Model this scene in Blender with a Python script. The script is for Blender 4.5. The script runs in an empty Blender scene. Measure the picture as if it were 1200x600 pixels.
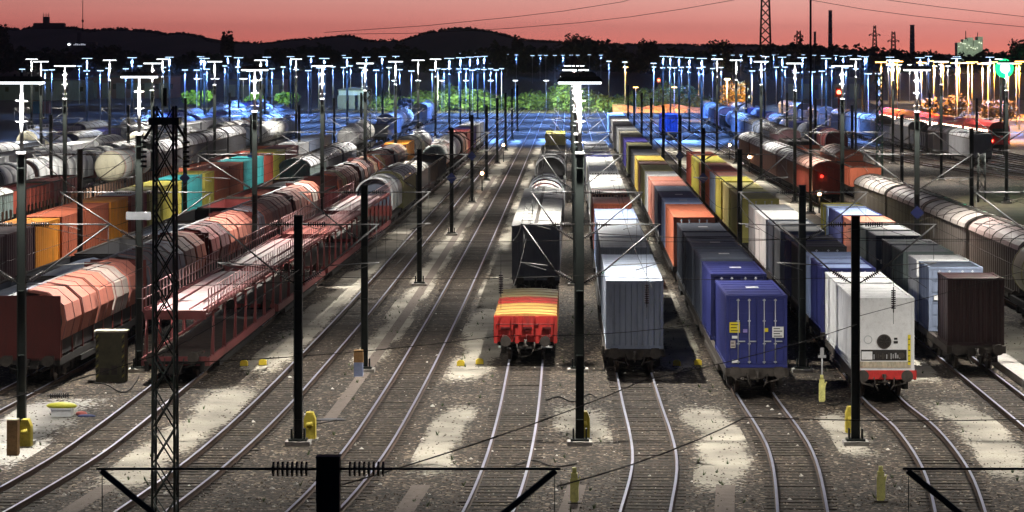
import bpy, math, random
from math import radians, sin, cos, pi, atan2, sqrt

# ------------------------------------------------------------------ camera, world, exposure
FPX, CAMZ, VX, VY = 3100.0, 14.1, 667.0, 60.0      # focal length in photo pixels, eye height, vanishing point
scene = bpy.context.scene
cam_d = bpy.data.cameras.new('camera'); cam = bpy.data.objects.new('camera', cam_d)
scene.collection.objects.link(cam); scene.camera = cam
cam.location = (0, 0, CAMZ); cam.rotation_euler = (radians(90), 0, 0)
cam_d.sensor_width = 36; cam_d.lens = FPX / 1200 * 36
cam_d.shift_x = -(VX - 600) / 1200; cam_d.shift_y = -(300 - VY) / 1200
cam_d.clip_start = 1; cam_d.clip_end = 9000

world = bpy.data.worlds.new('World'); scene.world = world; world.use_nodes = True
wn, wl = world.node_tree.nodes, world.node_tree.links
bg = wn['Background']
tc = wn.new('ShaderNodeTexCoord'); sep = wn.new('ShaderNodeSeparateXYZ'); wl.new(tc.outputs['Generated'], sep.inputs[0])
ramp = wn.new('ShaderNodeValToRGB'); wl.new(sep.outputs['Z'], ramp.inputs[0])
cr = ramp.color_ramp
def stop(i, pos, c):
    e = cr.elements[i] if i < 2 else cr.elements.new(pos)
    e.position = pos; e.color = (*c, 1)
stop(0, 0.0, (.56, .118, .09)); stop(1, 1.0, (.003, .004, .01))
stop(2, 0.006, (.52, .13, .11)); stop(3, 0.02, (.47, .185, .16)); stop(4, .06, (.22, .1, .12)); stop(5, .16, (.03, .025, .045)); stop(6, .4, (.005, .007, .016))
# the glow is stronger towards the right, where the sun went down
mr = wn.new('ShaderNodeMapRange'); wl.new(sep.outputs['X'], mr.inputs['Value'])
mr.inputs['From Min'].default_value = -.22; mr.inputs['From Max'].default_value = .17
mr.inputs['To Min'].default_value = 0; mr.inputs['To Max'].default_value = 1
tint = wn.new('ShaderNodeMix'); tint.data_type = 'RGBA'; wl.new(mr.outputs[0], tint.inputs['Factor'])
tint.inputs['A'].default_value = (.86, .84, .84, 1); tint.inputs['B'].default_value = (1.35, 1.75, 1.75, 1)
mp = wn.new('ShaderNodeMapping'); mp.inputs['Scale'].default_value = (2, 2, 60); wl.new(tc.outputs['Generated'], mp.inputs[0])
nz = wn.new('ShaderNodeTexNoise'); nz.inputs['Scale'].default_value = 3; wl.new(mp.outputs[0], nz.inputs['Vector'])
nmr = wn.new('ShaderNodeMapRange'); nmr.inputs['To Min'].default_value = .9; nmr.inputs['To Max'].default_value = 1.1; wl.new(nz.outputs[0], nmr.inputs['Value'])
m1 = wn.new('ShaderNodeMix'); m1.data_type = 'RGBA'; m1.blend_type = 'MULTIPLY'; m1.inputs['Factor'].default_value = 1
wl.new(ramp.outputs[0], m1.inputs['A']); wl.new(tint.outputs['Result'], m1.inputs['B'])
m2 = wn.new('ShaderNodeVectorMath'); m2.operation = 'SCALE'; wl.new(m1.outputs['Result'], m2.inputs[0]); wl.new(nmr.outputs[0], m2.inputs['Scale'])
# the afterglow is ahead of the camera; the sky behind it is already night blue
fr = wn.new('ShaderNodeMapRange'); fr.interpolation_type = 'SMOOTHSTEP'; wl.new(sep.outputs['Y'], fr.inputs['Value'])
fr.inputs['From Min'].default_value = -.1; fr.inputs['From Max'].default_value = .95
m3 = wn.new('ShaderNodeMix'); m3.data_type = 'RGBA'; wl.new(fr.outputs[0], m3.inputs['Factor']); m3.inputs['A'].default_value = (.006, .009, .022, 1); wl.new(m2.outputs[0], m3.inputs['B'])
wl.new(m3.outputs['Result'], bg.inputs['Color']); bg.inputs['Strength'].default_value = 1.6

scene.view_settings.view_transform = 'Standard'; scene.view_settings.look = 'None'
scene.view_settings.exposure = 0.0; scene.view_settings.gamma = 1; scene.view_settings.use_curve_mapping = False
scene.render.engine = 'CYCLES'
scene.cycles.use_denoising = True; scene.cycles.use_light_tree = True
scene.cycles.max_bounces = 4; scene.cycles.diffuse_bounces = 2; scene.cycles.glossy_bounces = 2
scene.cycles.sample_clamp_indirect = 4; scene.cycles.caustics_reflective = False; scene.cycles.caustics_refractive = False
LAMP_W = 18500.0          # watts of one yard lamp

# ------------------------------------------------------------------ helpers
COL = scene.collection
rnd = random.Random(11)
def P(px, py, h=0.0):
    d = FPX * (CAMZ - h) / (py - VY)
    return ((px - VX) * d / FPX, d)
def at(px, py, d):
    return ((px - VX) * d / FPX, d, CAMZ - (py - VY) * d / FPX)
ORD = 'first second third fourth fifth sixth seventh eighth ninth tenth eleventh twelfth thirteenth fourteenth fifteenth sixteenth seventeenth eighteenth nineteenth twentieth twenty-first twenty-second twenty-third twenty-fourth twenty-fifth twenty-sixth twenty-seventh twenty-eighth'.split()

MATS = {}
def mat(name, col, rough=.6, metal=0., var=.25, scale=1.2, bump=0., dirt=0., dcol=(.03, .022, .018), streak=False, emit=None, es=1.):
    if name in MATS: return MATS[name]
    m = bpy.data.materials.new(name); m.use_nodes = True; n, l = m.node_tree.nodes, m.node_tree.links
    b = n['Principled BSDF']; b.inputs['Roughness'].default_value = rough; b.inputs['Metallic'].default_value = metal
    MATS[name] = m
    if emit:
        b.inputs['Base Color'].default_value = (*col, 1); b.inputs['Emission Color'].default_value = (*emit, 1); b.inputs['Emission Strength'].default_value = es
        return m
    t = n.new('ShaderNodeTexCoord'); oi = n.new('ShaderNodeObjectInfo')
    add = n.new('ShaderNodeVectorMath'); add.operation = 'ADD'; l.new(t.outputs['Object'], add.inputs[0]); l.new(oi.outputs['Location'], add.inputs[1])
    a = n.new('ShaderNodeTexNoise'); a.inputs['Scale'].default_value = scale; a.inputs['Detail'].default_value = 6; a.inputs['Roughness'].default_value = .65
    mm = n.new('ShaderNodeMapping'); mm.inputs['Scale'].default_value = (1, 1, .25) if streak else (1, 1, 1)
    l.new(add.outputs[0], mm.inputs[0]); l.new(mm.outputs[0], a.inputs['Vector'])
    r = n.new('ShaderNodeMapRange'); r.inputs['From Min'].default_value = .3; r.inputs['From Max'].default_value = .7
    r.inputs['To Min'].default_value = 1 - var; r.inputs['To Max'].default_value = 1 + var; l.new(a.outputs[0], r.inputs['Value'])
    s = n.new('ShaderNodeVectorMath'); s.operation = 'SCALE'; s.inputs[0].default_value = col; l.new(r.outputs[0], s.inputs['Scale'])
    out = s.outputs[0]
    if dirt > 0:
        a2 = n.new('ShaderNodeTexNoise'); a2.inputs['Scale'].default_value = scale * 2.7; a2.inputs['Detail'].default_value = 8; a2.inputs['Roughness'].default_value = .75
        l.new(mm.outputs[0], a2.inputs['Vector'])
        r2 = n.new('ShaderNodeMapRange'); r2.inputs['From Min'].default_value = .5; r2.inputs['From Max'].default_value = .72; r2.inputs['To Max'].default_value = dirt
        l.new(a2.outputs[0], r2.inputs['Value'])
        x = n.new('ShaderNodeMix'); x.data_type = 'RGBA'; l.new(r2.outputs[0], x.inputs['Factor']); l.new(out, x.inputs['A']); x.inputs['B'].default_value = (*dcol, 1)
        out = x.outputs['Result']
    l.new(out, b.inputs['Base Color'])
    if bump:
        bp = n.new('ShaderNodeBump'); bp.inputs['Strength'].default_value = bump; bp.inputs['Distance'].default_value = .03; l.new(a.outputs[0], bp.inputs['Height']); l.new(bp.outputs[0], b.inputs['Normal'])
    return m

class MB:
    def __init__(s): s.v = []; s.f = []; s.m = []; s.sm = []
    def face(s, idx, m=0, sm=False): s.f.append(idx); s.m.append(m); s.sm.append(sm)
    def box(s, x0, x1, y0, y1, z0, z1, m=0, top=None):
        b = len(s.v)
        s.v += [(x0,y0,z0),(x1,y0,z0),(x1,y1,z0),(x0,y1,z0),(x0,y0,z1),(x1,y0,z1),(x1,y1,z1),(x0,y1,z1)]
        for q in ((0,3,2,1),(0,1,5,4),(1,2,6,5),(2,3,7,6),(3,0,4,7)): s.face([b+i for i in q], m)
        s.face([b+4,b+5,b+6,b+7], m if top is None else top)
        return s
    def poly(s, pts, m=0, sm=False):
        b = len(s.v); s.v += [tuple(p) for p in pts]; s.face(list(range(b, b+len(pts))), m, sm); return s
    def prism(s, prof, y0, y1, m=0, sm=False, cap=None, caps=True):
        b = len(s.v); n = len(prof)
        s.v += [(x, y0, z) for x, z in prof] + [(x, y1, z) for x, z in prof]
        for i in range(n):
            j = (i+1) % n; s.face([b+i, b+n+i, b+n+j, b+j], m, sm)
        if caps:
            c = m if cap is None else cap
            s.face([b+i for i in range(n)], c); s.face([b+n+i for i in reversed(range(n))], c)
        return s
    def tube(s, a, c, r, n=6, m=0, r2=None, caps=True, sm=True):
        r2 = r if r2 is None else r2
        ax = [c[i]-a[i] for i in range(3)]; L = sqrt(sum(k*k for k in ax)) or 1e-6; ax = [k/L for k in ax]
        u = (0,0,1) if abs(ax[2]) < .9 else (1,0,0)
        e1 = (ax[1]*u[2]-ax[2]*u[1], ax[2]*u[0]-ax[0]*u[2], ax[0]*u[1]-ax[1]*u[0]); q = sqrt(sum(k*k for k in e1)); e1 = [k/q for k in e1]
        e2 = (ax[1]*e1[2]-ax[2]*e1[1], ax[2]*e1[0]-ax[0]*e1[2], ax[0]*e1[1]-ax[1]*e1[0])
        b = len(s.v)
        for (p, rr) in ((a, r), (c, r2)):
            for i in range(n):
                t = 2*pi*i/n + pi/n; s.v.append(tuple(p[k] + rr*(cos(t)*e1[k] + sin(t)*e2[k]) for k in range(3)))
        for i in range(n):
            j = (i+1) % n; s.face([b+i, b+j, b+n+j, b+n+i], m, sm)
        if caps: s.face([b+i for i in reversed(range(n))], m); s.face([b+n+i for i in range(n)], m)
        return s
    def lathe_y(s, prof, cx, cz, n=20, m=0):          # prof: (y, r) pairs; revolve round the Y axis
        b = len(s.v)
        for y, r in prof:
            for i in range(n):
                t = 2*pi*i/n; s.v.append((cx + r*cos(t), y, cz + r*sin(t)))
        for k in range(len(prof)-1):
            for i in range(n):
                j = (i+1) % n; s.face([b+k*n+i, b+(k+1)*n+i, b+(k+1)*n+j, b+k*n+j], m, True)
        s.face([b+i for i in range(n)], m); s.face([b+(len(prof)-1)*n+i for i in reversed(range(n))], m)
        return s
    def mesh(s, name, mats):
        me = bpy.data.meshes.new(name); me.from_pydata(s.v, [], s.f)
        for m in mats: me.materials.append(m)
        me.polygons.foreach_set('material_index', s.m); me.polygons.foreach_set('use_smooth', s.sm)
        me.update(); return me

CACHE = {}
def cached(key, fn):
    if key not in CACHE: CACHE[key] = fn()
    return CACHE[key]
def obj(name, me, parent=None, loc=(0,0,0), rz=0):
    o = bpy.data.objects.new(name, me); COL.objects.link(o); o.location = loc; o.rotation_euler = (0, 0, rz)
    if parent: o.parent = parent
    return o
def tag(o, label, cat, group=None):
    o['label'] = label; o['category'] = cat
    if group: o['group'] = group
    return o
def thing(name, label, cat, loc, rz=0, group=None):
    o = bpy.data.objects.new(name, None); COL.objects.link(o); o.location = loc; o.rotation_euler = (0, 0, rz); o.empty_display_size = .3
    return tag(o, label, cat, group)
def struct(name, me, kind='structure'):
    o = obj(name, me); o['kind'] = kind; return o

# ------------------------------------------------------------------ shared materials
steel = mat('black_green_steel', (.011, .016, .014), .55, .2, .3)
galv = mat('galvanised_tube', (.55, .55, .55), .4, .3, .15)
glass_ins = mat('dark_insulator', (.02, .018, .018), .25, 0, .2)
black = mat('underframe_black', (.022, .019, .017), .8, 0, .4, 3)
grimy = mat('grimy_steel', (.06, .05, .042), .75, .2, .45, 3)
wheelm = mat('wheel_steel', (.09, .07, .06), .5, .6, .3, 3)
concrete = mat('concrete', (.38, .36, .33), .9, 0, .25, 3, .3, .4)
white_l = mat('lamp_diffuser', (.9, .9, .9), emit=(.92, .97, 1), es=6)
blue_l = mat('lamp_diffuser_blue', (.9, .9, .9), emit=(.5, .72, 1), es=3.5)
wirem = mat('wire_dark', (.015, .013, .012), .9, 0, .1)
yellowp = mat('yellow_paint', (.62, .5, .06), .55, 0, .25, 4, 0, .4)
orangep = mat('orange_paint', (.7, .25, .03), .5, 0, .2, 3, 0, .3)
redp = mat('red_paint', (.55, .035, .03), .5, 0, .25, 3, 0, .4)
whitep = mat('white_paint', (.82, .82, .81), .5, 0, .08, 2, 0, .25, (.2, .16, .12))
bluep = mat('sign_blue', (.02, .035, .16), .5, 0, .1)

# ------------------------------------------------------------------ ground
def ground_mat(pale=None, name='ballast_ground'):
    m = bpy.data.materials.new(name); m.use_nodes = True; n, l = m.node_tree.nodes, m.node_tree.links
    b = n['Principled BSDF']; b.inputs['Roughness'].default_value = .9
    t = n.new('ShaderNodeTexCoord')
    v = n.new('ShaderNodeTexVoronoi'); v.inputs['Scale'].default_value = 9; l.new(t.outputs['Object'], v.inputs['Vector'])
    sepc = n.new('ShaderNodeSeparateColor'); l.new(v.outputs['Color'], sepc.inputs[0])
    r = n.new('ShaderNodeValToRGB'); l.new(sepc.outputs[0], r.inputs[0])
    e = r.color_ramp.elements; e[0].color = (.008, .0055, .0035, 1); e[1].color = (.30, .24, .17, 1); x = e.new(.55); x.color = (.034, .024, .016, 1); x = e.new(.85); x.color = (.092, .068, .046, 1)
    nn = n.new('ShaderNodeTexNoise'); nn.inputs['Scale'].default_value = .35; nn.inputs['Detail'].default_value = 6; l.new(t.outputs['Object'], nn.inputs['Vector'])
    rr = n.new('ShaderNodeMapRange'); rr.inputs['From Min'].default_value = .3; rr.inputs['From Max'].default_value = .7; rr.inputs['To Min'].default_value = .55; rr.inputs['To Max'].default_value = 1.35; l.new(nn.outputs[0], rr.inputs['Value'])
    s = n.new('ShaderNodeVectorMath'); s.operation = 'SCALE'; l.new(r.outputs[0], s.inputs[0]); l.new(rr.outputs[0], s.inputs['Scale'])
    n3 = n.new('ShaderNodeTexNoise'); n3.inputs['Scale'].default_value = .12; n3.inputs['Detail'].default_value = 3; l.new(t.outputs['Object'], n3.inputs['Vector'])
    g = n.new('ShaderNodeMapRange'); g.inputs['From Min'].default_value = .45; g.inputs['From Max'].default_value = .62; l.new(n3.outputs[0], g.inputs['Value'])
    mx = n.new('ShaderNodeMix'); mx.data_type = 'RGBA'; mx.blend_type = 'MULTIPLY'; l.new(g.outputs[0], mx.inputs['Factor']); l.new(s.outputs[0], mx.inputs['A']); mx.inputs['B'].default_value = (.95, 1.0, 1.05, 1)
    out = mx.outputs['Result']
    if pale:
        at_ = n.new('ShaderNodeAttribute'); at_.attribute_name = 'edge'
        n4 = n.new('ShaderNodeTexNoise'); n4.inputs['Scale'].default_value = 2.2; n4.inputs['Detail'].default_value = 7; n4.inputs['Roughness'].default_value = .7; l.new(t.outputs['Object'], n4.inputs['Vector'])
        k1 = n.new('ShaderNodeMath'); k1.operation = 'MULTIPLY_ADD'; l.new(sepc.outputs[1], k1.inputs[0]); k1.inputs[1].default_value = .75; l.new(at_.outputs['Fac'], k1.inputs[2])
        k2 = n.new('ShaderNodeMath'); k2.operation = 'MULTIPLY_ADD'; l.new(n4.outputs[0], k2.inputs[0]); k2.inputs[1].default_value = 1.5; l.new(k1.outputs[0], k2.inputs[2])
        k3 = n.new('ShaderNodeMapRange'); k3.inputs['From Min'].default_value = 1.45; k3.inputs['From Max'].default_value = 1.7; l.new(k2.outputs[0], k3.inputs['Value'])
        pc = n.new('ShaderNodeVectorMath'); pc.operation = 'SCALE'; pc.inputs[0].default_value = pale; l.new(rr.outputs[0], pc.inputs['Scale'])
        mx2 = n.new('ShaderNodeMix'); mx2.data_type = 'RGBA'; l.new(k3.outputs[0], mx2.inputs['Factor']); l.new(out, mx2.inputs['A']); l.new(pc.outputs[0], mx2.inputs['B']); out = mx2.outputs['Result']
    l.new(out, b.inputs['Base Color'])
    bp = n.new('ShaderNodeBump'); bp.inputs['Strength'].default_value = .9; bp.inputs['Distance'].default_value = .04; l.new(v.outputs['Distance'], bp.inputs['Height']); l.new(bp.outputs[0], b.inputs['Normal'])
    return m
GM = ground_mat()
struct('ground', MB().poly([(-2500,-50,0),(2500,-50,0),(2500,7000,0),(-2500,7000,0)]).mesh('ground', [GM]))

# ------------------------------------------------------------------ tracks
def hermite(pts):
    ds = [p[0] for p in pts]; xs = [p[1] for p in pts]; n = len(pts); m = []
    for i in range(n):
        if i == 0: m.append((xs[1]-xs[0])/(ds[1]-ds[0]))
        elif i == n-1: m.append((xs[-1]-xs[-2])/(ds[-1]-ds[-2]))
        else:
            a = (xs[i]-xs[i-1])/(ds[i]-ds[i-1]); b = (xs[i+1]-xs[i])/(ds[i+1]-ds[i]); m.append((a+b)/2 if a*b > 0 else 0)
    def f(d):
        if d <= ds[0]: return xs[0] + m[0]*(d-ds[0])
        if d >= ds[-1]: return xs[-1] + m[-1]*(d-ds[-1])
        i = 0
        while d > ds[i+1]: i += 1
        h = ds[i+1]-ds[i]; t = (d-ds[i])/h
        return (2*t**3-3*t*t+1)*xs[i] + (t**3-2*t*t+t)*h*m[i] + (-2*t**3+3*t*t)*xs[i+1] + (t**3-t*t)*h*m[i+1]
    return f
TR = {
 'A': hermite([(61.7, -19.86), (80.3, -17.8), (90.6, -16.98), (98.8, -16.77), (110.1, -16.67), (205, -15.2), (316, -14.1), (400, -13.3), (640, -12.2)]),
 'B': hermite([(61.7, -14.92), (81.3, -12.86), (93.6, -12.09), (122.5, -11.53), (200, -11.22), (640, -9.79)]),
 'C': hermite([(61.7, -9.67), (81.3, -7.68), (90.6, -7.18), (102.9, -6.91), (128.6, -6.66), (200, -6.43), (640, -6.02)]),
 'D': hermite([(61.7, -3.6), (81.3, -2.39), (92.6, -2.06), (122.5, -1.94), (640, -1.73)]),
 'E': hermite([(61.7, 0.72), (74.1, 1.84), (81.3, 2.39), (89.1, 2.88), (94.7, 2.97), (105.0, 2.87), (118.3, 2.8), (640, 2.8)]),
 'F': hermite([(61.7, 5.11), (74.1, 6.54), (81.3, 7.15), (94.7, 7.75), (108.0, 7.55), (200, 7.45), (640, 7.2)]),
 'G': hermite([(61.7, 9.61), (74.1, 11.14), (81.3, 11.96), (88.5, 12.57), (97.8, 12.83), (106.0, 12.55), (130, 12.75), (640, 12.6)]),
 'H': hermite([(61.7, 15.53), (82.3, 17.37), (99.8, 17.63), (300, 17.1), (420, 15.9), (640, 15.6)]),
 'I': hermite([(60,25.0),(120,25.4),(200,24.6),(236,23.5),(640,21.8)]),
 'J': hermite([(60,28.2),(300,28.0),(640,27.2)]),
 'K': hermite([(80,-23.8),(106,-22.7),(115,-22.4),(200,-20.6),(300,-18.9),(640,-16.6)]),
 'K2': hermite([(90,-27.6),(150,-26.6),(250,-25),(640,-21.5)]),
 'L': hermite([(100,-31.6),(150,-31.4),(250,-30),(640,-27)]),
 'M': hermite([(120,-36.4),(250,-35.4),(640,-32)]),
 'N': hermite([(120,-45.5),(250,-44.4),(640,-39)]),
 'O': hermite([(150,-50.5),(250,-49.4),(640,-44)]),
 'Q': hermite([(150,-56),(250,-55),(640,-49)]),
 'R': hermite([(200,-62),(640,-55)]),
 'S': hermite([(200,34),(640,32)]),
 'T': hermite([(150,63),(230,57),(330,51.5),(480,46),(640,42)]),
 'U': hermite([(150,72),(230,64),(330,57),(480,50),(640,45)]),
}
railm = mat('rail_head', (.52, .53, .64), .3, .55, .12)
rust = mat('rail_rust', (.075, .045, .03), .8, 0, .3, 4)
wood = mat('sleeper_wood', (.036, .026, .019), .9, 0, .6, 3, .4, .6, (.13,.11,.09))
RT = .19            # rail top above the ground
def build_track(fx, d0, d1, sl_to):
    mb = MB(); ds = []; d = d0
    while d < d1: ds.append(d); d += 2.0 if d < 130 else 8.0
    ds.append(d1)
    for side in (-.7525, .7525):
        prof = [(-.045,.19,0),(.045,.19,0),(.045,.15,1),(.012,.14,1),(.012,.05,1),(.07,.03,1),(.07,.015,1),(-.07,.015,1),(-.07,.03,1),(-.012,.05,1),(-.012,.14,1),(-.045,.15,1)]
        n = len(prof); b = len(mb.v)
        for d in ds:
            h = fx(d+.5)-fx(d-.5); nx, ny = 1/sqrt(1+h*h), -h/sqrt(1+h*h); c = fx(d)
            for (x, z, _) in prof: mb.v.append((c + (side+x)*nx, d + (side+x)*ny, z))
        for k in range(len(ds)-1):
            for i in range(n):
                j = (i+1) % n
                mb.face([b+k*n+j, b+k*n+i, b+(k+1)*n+i, b+(k+1)*n+j], 0 if i == 0 else 1)
    struct('rails', mb.mesh('rails', [railm, rust]))
    mb = MB(); d = d0 + .3
    while d < min(sl_to, d1):
        h = fx(d+.5)-fx(d-.5); a = atan2(-h, 1); c = fx(d); j = rnd.uniform(-.05, .05); q = rnd.uniform(.09, .13)
        b = len(mb.v)
        for z in (0, rnd.uniform(.008, .03)):
            for (x, y) in ((-1.12+j,-q),(1.12+j,-q),(1.12+j,q),(-1.12+j,q)): mb.v.append((c + x*cos(a) - y*sin(a), d + x*sin(a) + y*cos(a), z))
        for q in ((0,1,5,4),(1,2,6,5),(2,3,7,6),(3,0,4,7),(4,5,6,7)): mb.face([b+i for i in q])
        d += .6
    if mb.v: struct('sleepers', mb.mesh('sleepers', [wood]))
rail_shade_mat = mat('shaded_ballast', (.02, .015, .012), .85, 0, .6, 3, .5, .5, (.05,.038,.028))  # dark strips painting the shadow beside each rail into the ballast colour
def build_rail_shade(fx, d0, d1):
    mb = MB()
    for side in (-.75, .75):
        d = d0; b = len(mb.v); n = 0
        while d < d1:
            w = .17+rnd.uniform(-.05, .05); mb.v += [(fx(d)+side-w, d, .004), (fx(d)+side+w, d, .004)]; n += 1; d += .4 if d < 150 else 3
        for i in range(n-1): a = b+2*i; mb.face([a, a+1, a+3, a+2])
    struct('rail_shade', mb.mesh('rail_shade', [rail_shade_mat]))
for k in 'ABCDEFGHK': build_rail_shade(TR[k], 57, 420)
for k, fx in TR.items():
    build_track(fx, 56 if k in 'ABCDEFGH' else 90, 640, 330 if k in 'ABCDEFGHI' else 60)
# the empty tracks that swing off to the right, and those far back in the yard
def cubic_px(pts): return hermite(sorted([(P(x, y)[1], P(x, y)[0]) for x, y in pts]))
for off in (0, 5, 10, 15):
    f = hermite([(225, 72+off*1.1), (290, 50+off), (360, 41+off), (450, 36+off*.95), (640, 33+off*.9)])
    build_track(f, 225, 640, 60)
for x in (-75, -82, -70): build_track(hermite([(250, x), (640, x+10)]), 250, 640, 0)

# pale trodden walkways between the tracks
def strip(name, fx, d0, d1, w, z, m, jit=.3, step=.3):
    soft = jit > .1; mb = MB(); d = d0; ph = rnd.uniform(0, 6); ed = []; n = 0; W = w*1.7 if soft else w
    while d <= d1:
        o = .25*w*(sin(d*.3+ph)+.5*sin(d*.9+ph*2)) if soft else 0
        e = min(1, (d-d0)/4, (d1-d)/4)
        for i in range(7):
            q = i/6*2-1; mb.v.append((fx(d)+q*W/2, d, z)); ed.append(max(0, 1.35*(1-abs(q-o/w)**2))*max(0, e)); 
        n += 1; d += step if d < 170 else step*3
    for k in range(n-1):
        for i in range(6): a = k*7+i; mb.face([a, a+1, a+8, a+7])
    me = mb.mesh(name, [m])
    at_ = me.attributes.new('edge', 'FLOAT', 'POINT'); at_.data.foreach_set('value', ed)
    return struct(name, me)
mid = lambda a, b, t=.5, o=0: (lambda d: TR[a](d)*(1-t) + TR[b](d)*t + o)
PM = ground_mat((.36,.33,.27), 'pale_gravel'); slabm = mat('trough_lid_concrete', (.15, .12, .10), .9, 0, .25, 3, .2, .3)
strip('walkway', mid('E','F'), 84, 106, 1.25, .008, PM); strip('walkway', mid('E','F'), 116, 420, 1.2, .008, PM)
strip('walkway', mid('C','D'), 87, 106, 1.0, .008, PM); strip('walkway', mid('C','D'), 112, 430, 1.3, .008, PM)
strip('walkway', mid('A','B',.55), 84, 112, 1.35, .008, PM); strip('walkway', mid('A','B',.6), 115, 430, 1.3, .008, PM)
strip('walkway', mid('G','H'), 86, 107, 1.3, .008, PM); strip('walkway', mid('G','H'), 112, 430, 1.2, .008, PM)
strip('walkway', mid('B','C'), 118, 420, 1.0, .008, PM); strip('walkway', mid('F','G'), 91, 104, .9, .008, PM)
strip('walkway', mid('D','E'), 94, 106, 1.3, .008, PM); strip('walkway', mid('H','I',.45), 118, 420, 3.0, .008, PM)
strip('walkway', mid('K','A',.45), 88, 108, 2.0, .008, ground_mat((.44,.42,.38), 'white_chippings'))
for a, b in (('E','F'), ('C','D'), ('A','B'), ('D','E'), ('G','H')):
    strip('cable_trough', mid(a, b), 58, 86, .62, .02, slabm, .02)
strip('cable_trough', mid('B','C',.5,.2), 100, 300, .5, .016, slabm, .03)
mb = MB(); x0, d0 = P(1157, 402); 
mb.box(19.0, 19.9, 92, 122, 0, .35); struct('concrete_kerb', mb.mesh('concrete_kerb', [concrete]))
grassm = mat('dry_grass', (.055, .045, .02), .95, 0, .5, .5, .5, .5, (.02, .015, .008))
mb = MB()
gx = [(27, 120), (42, 120), (75, 150), (80, 240), (52, 278), (40, 262), (31, 235)]
mb.poly([(x, y, .012) for x, y in gx]); struct('grass_verge', mb.mesh('grass_verge', [grassm]))

# loose stones on the ballast
def stones(n, d0, d1, x0, x1, smin, smax, m, seed):
    g = random.Random(seed); mb = MB(); V = [(1,0,0),(-1,0,0),(0,1,0),(0,-1,0),(0,0,1)]
    for _ in range(n):
        d = d0+(d1-d0)*g.random()**1.5; x = g.uniform(x0, x1)*d/78; q = g.uniform(smin, smax); a = g.uniform(0, pi); b = len(mb.v)
        for vx, vy, vz in V: k = q*g.uniform(.6, 1.2); mb.v.append((x+(vx*cos(a)-vy*sin(a))*k, d+(vx*sin(a)+vy*cos(a))*k, vz*k*.75))
        for f in ((0,2,4),(2,1,4),(1,3,4),(3,0,4)): mb.face([b+i for i in f])
    struct('loose_stones', mb.mesh('loose_stones', [m]), 'stuff')
stones(16000, 76, 165, -17, 14, .025, .07, mat('stone_mid', (.10,.078,.058), .9, 0, .7, 2.3), 1)
stones(3000, 76, 165, -17, 14, .02, .06, mat('stone_pale', (.4,.37,.32), .9, 0, .5, 2.3), 2)
stones(200, 76, 150, -17, 14, .05, .11, mat('stone_white', (.65,.62,.56), .9, 0, .3, 2.3), 3)

# ------------------------------------------------------------------ railway vehicles
def bogie_me(full):
    def f():
        mb = MB()
        for x in (-1.0, 1.0):
            mb.prism([(x-.06,.42),(x+.06,.42),(x+.06,.68),(x-.06,.68)], -1.3, 1.3)
            for y in (-.9, .9): mb.box(x-.12, x+.12, y-.2, y+.2, .3, .62)
        mb.box(-1, 1, -.2, .2, .5, .75)
        if not full:
            for y in (-.9, .9):
                for x in (-.75, .75): mb.tube((x-.07,y,.46), (x+.07,y,.46), .46, 12, 0)
        return mb.mesh('bogie', [black, wheelm])
    return cached(('bogie', full), f)
def wheel_me():
    def f():
        mb = MB(); mb.tube((-.07,0,0), (.05,0,0), .46, 20); mb.tube((-.1,0,0), (-.07,0,0), .49, 20); mb.tube((.05,0,0), (.1,0,0), .14, 10); return mb.mesh('wheel', [wheelm])
    return cached('wheel', f)
def buffer_me():
    def f():
        mb = MB(); mb.tube((0,0,0), (0,-.35,0), .11, 10, 0); mb.tube((0,-.35,0), (0,-.5,0), .08, 10, 0); mb.tube((0,-.5,0), (0,-.55,0), .235, 16, 0); mb.box(-.17,.17,-.04,0,-.17,.17); return mb.mesh('buffer', [grimy])
    return cached('buffer', f)
def running_gear(root, L, near, bogies=True, coup=True):
    ys = (-L/2+2.3, L/2-2.3) if bogies else (-L/2+2.0, L/2-2.0)
    for y in ys:
        if bogies:
            b = obj('bogie', bogie_me(near), root, (0, y, 0))
            if near:
                for yy in (-.9, .9):
                    for i, x in enumerate((-.75, .75)): obj('wheel', wheel_me(), b, (x, yy, .46), pi if i == 0 else 0)
        else:
            for i, x in enumerate((-.75, .75)): obj('wheel', wheel_me(), root, (x, y, .46), pi if i == 0 else 0)
    if near:
        for e, s in ((-L/2, 0), (L/2, pi)):
            for x in (-.875, .875): obj('buffer', buffer_me(), root, (x, e, 1.03), s)
        def cp():
            mb = MB(); mb.box(-.07,.07,-.35,0,-.06,.06); mb.tube((0,-.35,.05),(0,-.4,-.35),.04); mb.tube((-.1,-.4,-.2),(.1,-.4,-.2),.035)
            for x in (-.4, .42): mb.tube((x,-.05,-.05),(x*.9,-.25,-.35),.03,5); mb.tube((x*.9,-.25,-.35),(x*.6,-.18,-.6),.03,5)
            return mb.mesh('coupling', [grimy])
        obj('coupling', cached('coup', cp), root, (0, -L/2, 1.0))
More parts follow.
